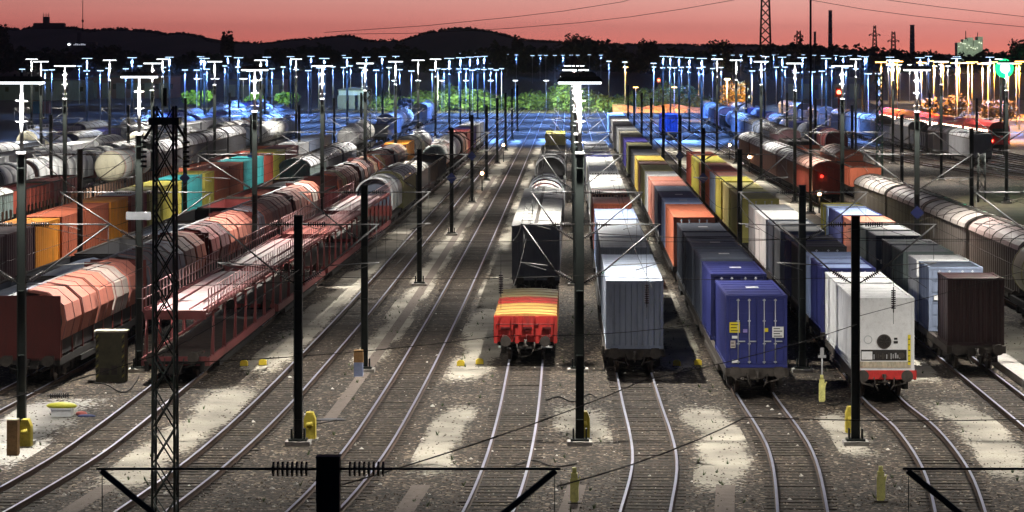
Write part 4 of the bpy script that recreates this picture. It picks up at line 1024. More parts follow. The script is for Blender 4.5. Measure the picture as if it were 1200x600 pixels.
span([(-4.0,45.6,6.6),(2.0,70,5.4),(10,92,4.6)], 'slanting wire from the bottom support toward the right mast')
span([(-11,72,5.6),(-2,80,5.5),(4,86,5.2)], 'slanting wire from the lattice mast over the middle tracks')
span([(-17,60,5.2),(-11,72,5.9),(-9.4,92,6.5)], 'slanting wire behind the lattice mast at lower left')
span([(-.2,45.6,6.6),(4,60,5.8),(13.5,62,5.6)], 'dark wire leaving the bottom support to the right')

# ------------------------------------------------------------------ trackside objects
def marker(px, py, label):
    X, d = P(px, py); r = thing('marker_post', label, 'marker post', (X, d, 0), 0)
    mb = MB(); mb.box(-.1,.1,-.09,.09,0,.95); mb.box(-.13,.13,-.11,-.09,.1,.8); mb.tube((0,0,.95),(0,0,1.12),.07,8); mb.tube((.1,0,.5),(.18,0,.85),.02,5)
    obj('post', mb.mesh('post', [mat('pale_yellow_paint', (.8,.76,.26), .5, 0, .2, 5, 0, .4)]), r); obj('foot', MB().box(-.2,.2,-.16,.16,0,.05).mesh('foot', [grimy]), r)
marker(673, 590, 'pale yellow marker post standing below the central lamp mast'); marker(1032, 588, 'pale yellow marker post near the lower right, left of the curving track'); m = marker(963, 472, 'pale yellow post with lamp stalk between the blue and white containers')
X, d = P(964, 471); r = thing('signal_stalk', 'thin grey stalk with small head behind the yellow post between the wagons', 'signal', (X, d+.25, 0)); mb = MB(); mb.tube((0,0,0),(0,0,2.1),.03,6); mb.box(-.16,.16,-.05,.05,1.75,1.85); mb.box(-.07,.07,-.06,.06,1.85,2.15); obj('stalk', mb.mesh('stalk', [galv]), r)
def brake(px, py, label):
    X, d = P(px, py); r = thing('marker_block', label, 'marker', (X, d, 0), 0, 'small yellow marker blocks on the ballast')
    mb = MB(); mb.prism([(-.17,.02),(.17,.02),(.17,.2),(.08,.27),(-.08,.27),(-.17,.2)], -.08, .08); obj('block', mb.mesh('block', [mat('marker_yellow', (.8,.6,.05), .5, 0, .15, 5)]), r); obj('foot', MB().box(-.2,.2,-.12,.12,0,.02).mesh('foot', [black]), r)
for px, py, lb in ((540,429,'small yellow marker block left of the red wagon, left one of two'),(562,427,'small yellow marker block left of the red wagon, right one of two'),(793,429,'yellow marker block right of the lilac swap body, left one of two'),(818,428,'yellow marker block right of the lilac swap body, right one of two'),(286,429,'dim yellow marker block beside the car carrier'),(308,428,'yellow marker block nearest the car carrier, right one of two')): brake(px, py, lb)
# cabinet
X, d = P(131, 446); r = thing('switch_cabinet', 'olive steel cabinet with striped edges in front of the hopper wagons', 'cabinet', (X, d, 0))
ol = mat('cabinet_olive', (.07,.065,.035), .6, 0, .3, 3, 0, .4)
obj('body', MB().box(-.62,.62,-.4,.4,0,2.1).mesh('body', [ol]), r); obj('roof', MB().box(-.7,.7,-.46,.46,2.103,2.17).mesh('roof', [mat('cabinet_top', (.4,.38,.3), .6)]), r)
obj('door', MB().box(-.46,.46,-.43,-.4,.15,1.95).mesh('door', [ol]), r)
mb = MB()
for x in (-.6, .5):
    for k in range(9): z = .15+k*.21; mb.poly([(x,-.408,z),(x+.1,-.408,z+.1),(x+.1,-.408,z+.2),(x,-.408,z+.1)], k % 2)
obj('hazard_stripes', mb.mesh('hazard_stripes', [mat('dull_yellow', (.3,.26,.06), .6), black]), r)
mb = MB(); mb.box(-.42,-.05,-.45,-.43,.3,.6,0); mb.box(.06,.3,-.45,-.43,.3,.7,0); obj('vent', mb.mesh('vent', [grimy]), r)
# boxes at mast feet
def machine(px, py, label, c='yellow'):
    X, d = P(px, py); r = thing('point_motor', label, 'trackside box', (X, d, 0))
    mb = MB(); mb.prism([(-.2,.05),(.22,.05),(.22,.75),(.12,1.0),(-.12,1.0),(-.2,.75)], -.2, .2); mb.tube((-.1,-.22,.55),(.12,-.22,.6),.09,8)
    obj('housing', mb.mesh('housing', [yellowp]), r); obj('foot', MB().box(-.3,.3,-.25,.25,0,.05).mesh('foot', [concrete]), r)
machine(363, 515, 'yellow machine box at the foot of the mast between the empty tracks'); machine(30, 524, 'yellow machine box behind the tan post at the lower left mast'); machine(997, 508, 'small yellow box at the foot of the right front mast'); machine(684, 514, 'yellow box at the foot of the central lamp mast')
X, d = P(16, 533); r = thing('tan_post', 'square tan timber post with pale top beside the lower left mast', 'post', (X, d, 0)); obj('post', MB().box(-.2,.17,-.2,.2,0,1.22).mesh('post', [mat('tan_wood', (.38,.22,.09), .8, 0, .35, 5, .2, .3)]), r); obj('cap', MB().box(-.19,.16,-.19,.19,1.223,1.26).mesh('cap', [mat('cap_cream', (.6,.58,.42), .7)]), r)
X, d = P(421, 440); r = thing('mast_guard', 'tan and pale blue box wrapped at the base of the mast between empty tracks', 'trackside box', (X, d-.35, 0)); obj('upper_panel', MB().box(-.2,.2,-.12,.12,.62,1.15).mesh('upper_panel', [mat('tan_wood', (.38,.22,.09))]), r); obj('lower_panel', MB().box(-.19,.19,-.13,.13,0,.618).mesh('lower_panel', [mat('pale_blue_box', (.3,.36,.55), .6)]), r)
# litter on the ground by the left mast
X, d = P(73, 488); r = thing('crate', 'white crate lying on the ballast under a yellow bag, lower left', 'crate', (X, d, 0)); mb = MB(); mb.box(-.38,.38,-.25,.25,.02,.34); mb.box(-.41,.41,-.28,.28,.28,.35); obj('crate_body', mb.mesh('crate_body', [whitep]), r)
mb = MB(); n = 12
for i in range(5):
    for j in range(n): t = 2*pi*j/n; q = (.48,.55,.5,.36,.12)[i]; mb.v.append((q*cos(t)*1.1+rnd.uniform(-.03,.03), q*.6*sin(t)+rnd.uniform(-.03,.03), (.0,.06,.12,.17,.2)[i]))
for i in range(4):
    for j in range(n): k = (j+1) % n; mb.face([i*n+j, i*n+k, (i+1)*n+k, (i+1)*n+j], 0, True)
mb.face([4*n+j for j in range(n)]); mb.face([j for j in reversed(range(n))])
o = obj('bag', mb.mesh('bag', [mat('bag_yellow', (.8,.78,.08), .5, 0, .15)]), None, (X-.02, d, .352)); tag(o, 'bright yellow bag lying on the white crate, lower left', 'bag')
o = obj('cloth', mb.mesh('cloth', [mat('cloth_red', (.5,.12,.1), .7)]), None, (X+.68, d+.35, .0)); o.scale = (.38,.45,.8); tag(o, 'crumpled reddish cloth right of the yellow bag', 'cloth')
o = obj('cloth', mb.mesh('cloth', [mat('cloth_navy', (.04,.05,.14), .7)]), None, (X+.95, d-.1, .0)); o.scale = (.6,.4,.5); tag(o, 'dark blue rag right of the white crate', 'cloth')
o = obj('cloth', mb.mesh('cloth', [mat('cloth_grey', (.1,.1,.11), .8)]), None, P(387, 493)+(0,)); o.scale = (1.0,.5,.5); tag(o, 'dark grey rag lying right of the yellow machine box', 'cloth')
def cable(pts, label):
    W = [P(x, y) for x, y in pts]; r = thing('ground_cable', label, 'cable', (W[0][0], W[0][1], 0)); mb = MB(); prev = None
    for i in range(len(W)-1):
        p0, p1, p2, p3 = W[max(0,i-1)], W[i], W[i+1], W[min(len(W)-1,i+2)]
        for k in range(6):
            t = k/6; q = tuple(.5*(2*p1[j]+(p2[j]-p0[j])*t+(2*p0[j]-5*p1[j]+4*p2[j]-p3[j])*t*t+(3*p1[j]-p0[j]-3*p2[j]+p3[j])*t**3)-W[0][j] for j in (0,1))+(.04,)
            if prev: mb.tube(prev, q, .03, 5, caps=False)
            prev = q
    obj('cable', mb.mesh('cable', [black]), r)
cable([(106,449),(125,452),(140,460),(150,459),(158,450),(163,441)], 'black cable curling on the ballast beside the olive cabinet')
cable([(640,470),(655,466),(672,472),(690,463),(700,468)], 'black cable across the ballast behind the central lamp mast foot')
cable([(963,470),(975,476),(990,472),(1004,478),(1015,470)], 'black cable looping between the yellow post and the white container wagon')
cable([(352,505),(372,498),(392,494),(401,492)], 'black hose beside the yellow machine box')
cable([(600,548),(625,541),(650,548),(679,544)], 'thin dark cable before the foot of the central lamp mast')
def tuft(n, seed):
    g = random.Random(seed); mb = MB()
    for _ in range(n):
        d = g.uniform(80, 150); x = g.choice((-13.9,-9.2,-4.2,.4,5.2,10.4,15.2,-19.3))*(1 if d < 160 else 1)+g.uniform(-.9,.9)
        for k in range(9):
            a = g.uniform(0, 2*pi); h = g.uniform(.05,.22); mb.poly([(x+.02*cos(a),d+.02*sin(a),0),(x-.02*cos(a),d-.02*sin(a),0),(x+.09*cos(a+1),d+.09*sin(a+1),h)])
    struct('weeds', mb.mesh('weeds', [mat('weed_green', (.06,.09,.03), .8, 0, .5, 2)]), 'stuff')
tuft(160, 8)
def hang_ins(px, py, d, label, vert=False):
    X, Y, Z = at(px, py, d); r = thing('insulator_string', label, 'insulator', (X, Y, Z)); mb = MB(); L = .9
    a = (lambda t: (0,0,-t)) if vert else (lambda t: (t-.45,0,.02*sin(t)))
    mb.tube(a(0), a(L), .02, 5)
    for k in range(9): t = .12+k*.075; mb.tube(a(t), a(t+.04), .085, 8)
    obj('discs', mb.mesh('discs', [glass_ins]), r); 
    mb = MB(); mb.tube(a(-.02), a(-.6) if vert else (-3.0,0,.35), .01, 4); mb.tube(a(L), (0,0,-L-.4) if vert else (4.0,.2,.2), .01, 4); obj('wire', mb.mesh('wire', [wirem]), r)
hang_ins(587, 318, 92, 'black insulator string hanging left of the red wagon', True); hang_ins(1047, 336, 92, 'black insulator string hanging before the white refrigerated container', True)
hang_ins(70, 464, 92, 'black insulator string above the yellow bag at lower left'); hang_ins(758, 330, 92, 'black insulator string hanging before the lilac swap body', True)

# dwarf signals with small warm lamps
def dwarf(px, py_lamp, py_base, label):
    X, d = P(px, py_base); h = CAMZ-(py_lamp-VY)*d/FPX
    r = thing('dwarf_signal', label, 'signal', (X, d, 0), 0, 'small trackside signals with warm lamps'); mb = MB(); mb.tube((0,0,0),(0,0,h-.2),.06,6); mb.box(-.2,.2,-.1,.15,h-.25,h+.25); obj('post', mb.mesh('post', [steel]), r)
    mb = MB(); mb.tube((0,-.1,h),(0,-.16,h),.15,12); obj('lens', mb.mesh('lens', [mat('amber_lens', (.9,.5,.3), emit=(1,.55,.3), es=40)]), r); bulb(r, (0,-.45,h), 60., (1,.5,.25), .1)
for a in ((565,203,224,'warm-lit dwarf signal on the empty tracks, nearer one'),(590,170,190,'warm-lit dwarf signal on the empty tracks, farther one'),(878,184,202,'warm-lit dwarf signal below the brown covered train'),(960,227,250,'warm-lit dwarf signal in front of the red-ended wagon'),(855,170,187,'warm-lit dwarf signal left of the brown train, beside the mast')): dwarf(*a)

# ------------------------------------------------------------------ far lamps
def far_lamp(px, pytop, d, h, label, grp, col=BLUE, watt=None, w=1.3, spot=150, tilt=0):
    X = (px-VX)*d/FPX
    r = thing('lamp_post', label, 'lamp post', (X, d, 0), 0, grp)
    obj('pole', cached(('fp', h), lambda: MB().tube((0,0,0),(0,0,h-.1),.075,6,0,.06).mesh('pole', [galv])), r)
    hd = obj('lamp_hood', cached(('fh', w), lambda: MB().box(-w/2,w/2,-.25,.25,0,.1).mesh('lamp_hood', [grimy])), r, (0,0,h))
    em = {BLUE: blue_l, ORANGE: mat('sodium_diffuser', (.9,.6,.3), emit=(1,.5,.12), es=14)}.get(col, white_l)
    obj('diffuser', cached(('fd2', w, em.name), lambda: MB().box(-w/2+.05,w/2-.05,-.28,.28,-.13,-.003).mesh('diffuser', [em])), hd)
    if watt: o = bulb(r, (0,-.6 if not tilt else .5,h-.6), float(watt)*.35, col, .15, spot); o.rotation_euler = (radians(tilt), 0, 0)
    return r
r2 = random.Random(5)
def cluster(xs, ytop, h, label, grp, col=BLUE, watt=9000, every=1, jit=3, w=1.3):
    n = 0
    for x in xs:
        y = ytop+r2.uniform(-jit, jit); s = (y-VY)/(CAMZ-h)
        if s <= 0: s = 2
        d = FPX/s; far_lamp(x+r2.uniform(-2,2), y, d, h, '%s, %s from left' % (label, ORD[n]), grp, col, watt if n % every == 0 else None, w); n += 1
cluster([25,51,59,93,101,119,128,147,165,190,218,232,244,262,280,291,305], 80, 10.2, 'small lamp post in the far left sea of lamps', 'far lamp posts on the left', watt=11000)
cluster([318,330,345,362,375,392,402,410,425,441,456,470,484], 80, 10.2, 'small far lamp post left of the round bush', 'far lamp posts left of centre', watt=11000)
cluster([505,512,520,528,536,545,552,560,566,574,580,586], 81, 10.2, 'lamp post in the tight line above the green bushes', 'line of far lamp posts above the bushes', watt=9000, jit=1, w=1.2)
cluster([767,775,783,791,800,808,817,826,835,846], 79, 10.2, 'lamp post in the line beyond the bushes right of centre', 'line of far lamp posts right of centre', watt=9000, jit=1, w=1.2)
cluster([880,893,908,920,934,950,962,975,990,1003,1016,1030], 82, 10.2, 'lamp post in the crowd left of the orange glow', 'far lamp posts right of centre', watt=11000, jit=4)
cluster([1040,1048,1056,1064,1072,1080,1087,1094,1101,1110], 76, 10.4, 'white lamp post packed below the pale plant', 'far lamp posts below the plant', WHITE, 8000, 1, 2, 1.2)
cluster([447,455,463,470,482,498,520,532,537,550,557,567,579,585,592], 62.6, 12.4, 'tiny lamp before the wooded hill left of centre', 'tiny far lamps left of centre', watt=30000, every=3, jit=.9, w=2.0)
cluster([605,613,624,632,641,650,660,668,676,684,690,698,706], 64.2, 12.2, 'tiny lamp in the wood above the central mast', 'tiny far lamps at centre', watt=30000, every=3, jit=1, w=2.0)
cluster([838,848,860,870,880,893,905,914,925,940,956,966,980,994,1008,1015], 64.8, 12.2, 'tiny lamp before the wood right of centre', 'tiny far lamps right of centre', watt=30000, every=3, jit=1, w=2.0)
cluster([715,732,764], 72, 11.6, 'single lamp post behind the bushes right of centre', 'single far lamps', watt=9000, jit=2)
cluster([343,405,432,344], 64, 12, 'single high lamp post against the left hill', 'single high lamps', watt=30000, every=2, jit=1, w=2.2)
cluster([1031,1052,1095,1122,1133,1140,1158,1195], 72, 12.3, 'orange sodium lamp post in the right background', 'sodium lamp posts', ORANGE, 170000, 1, 1.5, 2.0)
cluster([1045,1080,1105,1125,1150,1165,1180,1192], 73.5, 11.8, 'tall orange lamp post over the lit right ground', 'near sodium lamp posts', ORANGE, 170000, 1, 1.2, 2.0)
far_lamp(733, 76, 640, 10.3, 'single orange lamp post behind the bushes right of the central mast', 'single far lamps', ORANGE, 9000)
# signals
def colour_signal(px, py, d, col, em, rad, watt, label, es=30):
    X, Y, Z = at(px, py, d); r = thing('signal', label, 'signal', (X, Y, 0)); mb = MB(); mb.tube((0,.2,0),(0,.2,Z+.6),.1,6); mb.box(-.35-rad*.3,.35+rad*.3,.0,.2,Z-.6,Z+.6); obj('post', mb.mesh('post', [steel]), r)
    mb = MB(); mb.lathe_y([(-rad*.5+.0, .1*rad),(-rad*.45,rad*.5),(-rad*.25,rad*.86),(0,rad)], 0, 0, 24); lo_ = obj('lens', mb.mesh('lens', [mat(em, col, emit=col, es=es)]), r, (0,0,Z))  # for the green signal this disc stands in for its halo
    if rad > 1: obj('lamp_core', MB().lathe_y([(-rad*.62,.08*rad),(-rad*.6,rad*.3),(-rad*.5,rad*.45),(-rad*.46,rad*.5)], 0, 0, 24).mesh('lamp_core', [mat('green_core', (1,1,1), emit=(.75,1,.92), es=12)]), lo_)
    o = bulb(r, (0,-rad-.6,Z), float(watt), col, .3, 34 if watt > 5000 else None); o.rotation_euler = (radians(-93), 0, 0)
colour_signal(1177, 80, 352, (.02,1,.3), 'green_halo', 1.25, 45000, 'brilliant green signal lamp near the upper right corner', 1.7)  # oversized green disc stands in for the halo around the white lamp core
colour_signal(983, 108, 350, (1,.06,.03), 'red_lens', .28, 200, 'small red signal lamp on a post right of centre', 20)
colour_signal(772, 94, 620, (1,.06,.03), 'red_lens', .3, 150, 'tiny red signal lamp above the bushes right of centre', 20)

# green-tinted lamp posts added to brighten the bushes; lamps at the orange dirt bank
for i, px in enumerate((462, 490, 518, 546, 575, 604, 640, 690)):
    far_lamp(px, 100, 600, 7.5, 'added low green-tinted lamp post brightening the bushes, %s from left' % ORD[i], 'added lamps brightening the bushes', (.8,1,.5), 90000, 1.2, 130, 78)
for i, px in enumerate((745, 790)):
    far_lamp(px, 100, 598, 6.0, 'low orange lamp post lighting the earth bank, %s of two' % ORD[i], 'lamps lighting the earth bank', ORANGE, 60000, 1.2, 120, 70)
far_lamp(852, 100, 533, 8.5, 'warm lamp post lighting the round orange tree', 'lamp beside the orange tree', (1,.55,.15), 60000, 1.2, None)
for i, px in enumerate((232, 252, 285)): far_lamp(px, 112, 640, 7.5, 'low lamp post at the green left trees, %s from left' % ORD[i], 'lamps at the left green trees', (.8,1,.6), 50000, 2.0, 130, 78)
MATS_E = mat('earth_bank', (.3,.2,.12), .95, 0, .3, .5)
mb = MB(); n = 40
for i in range(n+1):
    X = 10+i*1.0
    for (y, z) in ((605,0.0),(608,1.2+.5*sin(i*.9)),(613,1.5+.4*sin(i*.5+1)),(618,0)): mb.v.append((X, y, max(0,z)))
for i in range(n):
    for j in range(3): a = i*4+j; mb.face([a, a+4, a+5, a+1])
struct('earth_bank', mb.mesh('earth_bank', [MATS_E]))

# ------------------------------------------------------------------ vegetation, hill, skyline
def leafm(name, c): return mat(name, c, .8, 0, .45, .35)
def leaves(mb, cx, cy, z0, rx, ry, rz, n, size, rg, m=0, hollow=.55):
    for _ in range(n):
        while True:
            a = (rg.uniform(-1,1), rg.uniform(-1,1), rg.uniform(-.8,1)); q = sqrt(a[0]**2+a[1]**2+a[2]**2)
            if hollow < q < 1: break
        p = (cx+a[0]*rx, cy+a[1]*ry, max(.1, z0+a[2]*rz)); t, u = rg.uniform(0,2*pi), rg.uniform(-.9,.9); s = size*rg.uniform(.6,1.3)
        e1 = (cos(t)*s, sin(t)*s, u*s*.6); e2 = (-sin(t)*s*.6, cos(t)*s*.6, s*rg.uniform(.3,.9))
        mb.poly([(p[0]-e1[0]-e2[0]*.3,p[1]-e1[1]-e2[1]*.3,p[2]-e1[2]-e2[2]*.3),(p[0]+e2[0]*-.8+e1[0]*.2,p[1]-e2[1]*.8,p[2]-e2[2]*.8),(p[0]+e1[0],p[1]+e1[1],p[2]+e1[2]),(p[0]+e2[0],p[1]+e2[1],p[2]+e2[2])], m)
rg = random.Random(3)
mb = MB()
for i in range(150):
    px = rg.uniform(440, 840); d = rg.uniform(614, 680); X = (px-VX)*d/FPX; h = rg.uniform(2.2, 4.6)*(1.0+.35*sin(px*.05))
    leaves(mb, X, d, h*.5, rg.uniform(2.5,5), 3, h*.62, 110, .42, rg)
o = struct('shrubs', mb.mesh('shrubs', [leafm('shrub_leaf', (.07,.12,.035))]), 'stuff')
mb = MB(); 
for i in range(260):
    px = rg.uniform(-60, 1260); d = rg.uniform(1480, 1620); X = (px-VX)*d/FPX
    h = 15+3*sin(px*.021)+2.5*sin(px*.055+1)+rg.uniform(-2.5,2.5)
    if 1000 < px: h *= .86
    if px < 440: h *= .85
    leaves(mb, X, d, h*.55, rg.uniform(6,10), 6, h*.5, 90, 1.7, rg)
struct('wood', mb.mesh('wood', [leafm('wood_leaf', (.03,.05,.02))]), 'stuff')
ridge = [(-80,34),(0,30),(15,33),(30,34),(40,31.5),(75,31),(95,32),(110,36),(125,34),(140,33),(160,34),(180,36),(200,39.5),(215,38),(235,41),(250,47),(275,49),(300,49.5),(320,50),(345,46),(360,45),(375,44.5),(395,42),(415,41.5),(425,46),(440,47.5),(460,46),(472,48.5),(482,44),(500,38),(520,34),(535,32.8),(550,33),(575,36),(590,40),(605,44),(625,47.5),(650,48),(700,52),(720,51),(750,52),(800,52),(860,52),(900,53),(940,53),(960,54),(990,58),(1030,63),(1100,64),(1280,66)]
def ry(x):
    for (a, b) in zip(ridge, ridge[1:]):
        if a[0] <= x <= b[0]: return a[1]+(b[1]-a[1])*(x-a[0])/(b[0]-a[0])
    return 60
mb = MB(); nx = 240; DH = 3000
for i in range(nx+1):
    px = -80+i*1360/nx; X = (px-VX)*DH/FPX; zr = CAMZ-(ry(px)+1.6-VY)*DH/FPX
    for (y, t) in ((2100,0),(2400,.35),(2700,.75),(3000,1),(3500,.7),(4200,0)): mb.v.append((X*(y/DH)**.5 if False else X, y, max(.0, zr*t)))
for i in range(nx):
    for j in range(5): a = i*6+j; mb.face([a, a+6, a+7, a+1])
struct('hill', mb.mesh('hill', [leafm('hill_green', (.02,.03,.015))]))
mb = MB()
for i in range(620):
    px = -80+1360*i/620+rg.uniform(-1,1); X = (px-VX)*DH/FPX; zr = CAMZ-(ry(px)-VY)*DH/FPX; hh = rg.uniform(1.5, 4.5) + max(0, sin(px*.21)+sin(px*.083+2)+rg.uniform(-.6,.8)-.5)*3.4
    leaves(mb, X, DH-rg.uniform(0,40), max(2,zr-hh*.9), rg.uniform(3,6), 6, hh, 34, 1.9, rg, hollow=.2)
struct('hill_wood', mb.mesh('hill_wood', [MATS['hill_green']]), 'stuff')
def tree(px, py_top, d, w, label, col, group=None, zb=0, n=500, size=.5, name='tree', trunk=.35):
    X = (px-VX)*d/FPX; zt = CAMZ-(py_top-VY)*d/FPX; h = zt-zb; g = random.Random(int(px)); r = thing(name, label, 'tree', (X, d, zb), 0, group)
    mb = MB(); mb.tube((0,0,0),(0,0,h*.6),trunk,8,0,trunk*.5)
    for k in range(5): a = k*1.26; mb.tube((0,0,h*.3),(w*.3*cos(a),w*.3*sin(a),h*.62),trunk*.4,5,0,trunk*.12)
    obj('trunk', mb.mesh('trunk', [mat('bark', (.05,.035,.025), .9)]), r)
    mb = MB()
    for k in range(7):
        a = k*.9+g.uniform(-.3,.3); q = w*.26*(k > 0); leaves(mb, q*cos(a), q*sin(a), h*(.58+.1*sin(k*2.1)), w*.32, w*.32, h*.34, n//7, size, g, hollow=.3)
    obj('crown', mb.mesh('crown', [leafm(*col)]), r); return r
tree(862, 94, 545, 5.6, 'round tree glowing orange under a warm lamp, beside the blue-lit wagons', ('orange_leaf', (.34,.20,.03)), n=1600, size=.3)
tree(232, 106, 660, 8, 'bright green tree on the far left behind the blue wagons', ('bright_leaf', (.12,.25,.04)), n=900)
tree(337, 108, 660, 6, 'green tree between lamp posts left of the pale blue shed', ('bright_leaf', (.12,.25,.04)), n=700)
tree(300, 110, 665, 5, 'small green tree behind the silver-roofed wagons', ('bright_leaf', (.12,.25,.04)), n=500)
tree(476, 115, 600, 3.4, 'dark round bush beyond the tracks left of the green bushes', ('dark_leaf', (.04,.04,.05)), n=500, name='bush')
for px, y, w, lb in ((673,39,14,'large dark tree on the skyline above the central lamp mast'),(683,41,12,'dark skyline tree just right of the largest one'),(760,45.5,13,'rounded dark tree on the skyline right of centre'),(845,45,18,'broad dark tree on the skyline left of the pylon'),(264,37,5,'left one of two dark poplars on the skyline'),(270,36.5,5,'right one of two dark poplars on the skyline'),(607,40.5,7,'small dark tree on the skyline at the foot of the hill'),(1085,59,22,'wide dark tree on the skyline left of the plant'),(1196,44,14,'dark tree at the right edge above the green signal'),(4,28,8,'dark tree on the ridge at the left edge')):
    tree(px, y, 1650, w, lb, ('sky_tree_leaf', (.025,.035,.015)), 'skyline trees', n=900, size=1.0, trunk=.5)
# hilltop building with tower, lit building on the slope, masts
dk = mat('dark_render', (.03,.03,.035), .8)
def zat(py, d): return CAMZ-(py-VY)*d/FPX
d = 2960; r = thing('hilltop_building', 'long flat dark building with a square tower on the hilltop, left', 'building', ((58-VX)*d/FPX, d, zat(33,d))); q = d/FPX
mb = MB(); mb.box(-18*q,18*q,-6,6,-4,5.5*q); mb.box(-17*q,17*q,-5,5,5.5*q+.01,6.1*q); obj('wall', mb.mesh('wall', [dk]), r)
mb = MB(); mb.box(-7*q,-.5*q,-4,4,6.2*q,13.5*q); obj('tower', mb.mesh('tower', [dk]), r); mb = MB()
for x in (-7,-4,-1): mb.tube((x*q,0,13.5*q),(x*q,0,18*q),.25,5)
mb.box(-7.5*q,0,-.3,.3,15*q,15.6*q); obj('antenna', mb.mesh('antenna', [dk]), r)
r = thing('slope_building', 'long pale building with lit windows and a tower on the dark slope', 'building', ((95-VX)*2300/FPX, 2300, 0)); q = 2300/FPX; zb = zat(55,2300)
mb = MB(); mb.box(-15*q,17*q,0,10,max(0,zb)-8,zb+6*q); mb.box(-5*q,-1*q,2,8,zb+6*q,zb+17*q); obj('wall', mb.mesh('wall', [mat('dim_wall', (.06,.06,.08), .8)]), r)
wm_ = mat('lit_window', (.5,.5,.5), emit=(.8,.85,1), es=.6); g = random.Random(9)
for k in range(14):
    x = (-13+k*2.1)*q; hgt = 1.6*q; obj('window', MB().box(x,x+1.3*q,-.25,-.02,zb+2*q,zb+2*q+hgt*g.uniform(.6,1.4)).mesh('window', [wm_ if g.random() < .7 else dk]), r)
mb = MB(); mb.box(-15.2*q,-13*q,-.6,-.3,zb+2*q,zb+4*q); obj('floodlight', mb.mesh('floodlight', [mat('flood', (1,1,1), emit=(.9,.95,1), es=8)]), r)
r = thing('radio_mast', 'thin radio mast on the hill behind the pale slope building', 'mast', ((97-VX)*2900/FPX, 2900, zat(34,2900))); q = 2900/FPX; mb = MB(); mb.tube((0,0,-3),(0,0,40*q),.5,6,0,.3); mb.box(-1,1,-.5,.5,8*q,11*q); obj('pole', mb.mesh('pole', [dk]), r)
pyl = mat('pylon_steel', (.05,.04,.04), .7)
lattice((897-VX)*1300/FPX, 1300, 66, 6.0, 'large lattice power pylon against the sky right of centre', False, 15, .42, 2.2, 'pylon', 'power_pylon', pyl, [(46,9),(54,12),(62,8)])
lattice((1025-VX)*2500/FPX, 2500, zat(30,2500), 6, 'small lattice pylon on the skyline, left one of two near the chimneys', False, 10, .5, 1.6, 'pylon', 'power_pylon', pyl, [(30,5)])
lattice((1047-VX)*2450/FPX, 2450, zat(37,2450), 5, 'small lattice pylon on the skyline, right one of two near the chimneys', False, 9, .5, 2.6, 'pylon', 'power_pylon', pyl, [(24,5)])
lattice((936-VX)*2000/FPX, 2000, zat(36,2000), 4, 'small antenna tower on the skyline left of the striped chimney', False, 8, .5, 2.4, 'tower', 'antenna_tower', pyl, [(26,3)])
def chimney(px, yt, w, label, bands):
    d = 2500; h = zat(yt, d); r = thing('chimney', label, 'chimney', ((px-VX)*d/FPX, d, 0)); mb = MB(); n = 10
    for i in range(n): mb.tube((0,0,h*i/n),(0,0,h*(i+1)/n),w*(1.15-.3*i/n),14,(1 if (i in bands) else 0),w*(1.15-.3*(i+1)/n))
    mb.tube((0,0,h),(0,0,h+.8),w*.95,14,0); obj('stack', mb.mesh('stack', [mat('stack_grey', (.4,.36,.34), .8, 0, .2, .1), mat('stack_red', (.3,.08,.07), .8)]), r)
chimney(973, 13, 2.0, 'tall slim chimney with a red band on the right skyline', (6,)); chimney(1069, 30, 2.4, 'thick grey chimney on the right skyline between pylon and plant', ()); chimney(955, 38, 1.3, 'short dark chimney left of the tall slim one', ())
def powerline(pts, label):
    r = thing('power_line', label, 'power line', (0,0,0), 0, 'power lines across the sky'); mb = MB(); W = [at(x, y, 1300) for x, y in pts]
    for a, b in zip(W, W[1:]): mb.tube(a, b, .17, 4, caps=False)
    obj('wire', mb.mesh('wire', [pyl]), r)
powerline([(918.5,-50),(860,0),(800,10.5),(740,19.5),(680,26.5),(600,33),(560,35.4),(480,39),(400,40)], 'power line sloping down left from the large pylon')
powerline([(868.5,-68),(800,-20),(730,2),(660,13),(600,20),(500,30),(380,38)], 'second fainter power line to the left of the pylon')
powerline([(925,-7),(950,0),(1010,10.5),(1070,18.5),(1130,25),(1200,31.5),(1290,38)], 'power line sloping down right from the large pylon')
powerline([(925.6,-68),(1000,-20),(1040,0),(1100,8),(1200,19.5),(1290,27)], 'upper power line to the right of the large pylon')
# pale plant
d = 1750; q = d/FPX; r = thing('plant_building', 'pale floodlit industrial plant above the trees, upper right', 'building', ((1137-VX)*d/FPX, d, 0)); g = random.Random(4)
pl = mat('plant_wall', (.55,.58,.5), .7, 0, .3, .3); mb = MB()
for (x0, x1, yt) in ((-15,-8,50),(-8,-3,46),(-3,4,44),(4,9,47),(9,15,43)): mb.box(x0*q,x1*q-.1,g.uniform(0,3),12,0,zat(yt,d))
obj('wall', mb.mesh('wall', [pl]), r)
for k in range(12):
    x = (-14+k*2.4)*q; z = zat(58-g.uniform(0,9), d); obj('window', MB().box(x,x+1.1*q,-.6,-.3,z-.6*q,z+.4*q).mesh('window', [mat('plant_lit', (1,1,.8), emit=(1,1,.75), es=1.6)]), r)
mb = MB(); mb.tube((-4*q,5,zat(46,d)),(-4*q,5,zat(36,d)),.3,5); mb.tube((10*q,5,zat(43,d)),(10*q,5,zat(38,d)),.3,5); obj('flue', mb.mesh('flue', [pyl]), r)
bulb(r, (-8,-18,20), 5000., (.8,1,.75), .5); bulb(r, (8,-18,22), 4000., (.8,1,.75), .5)
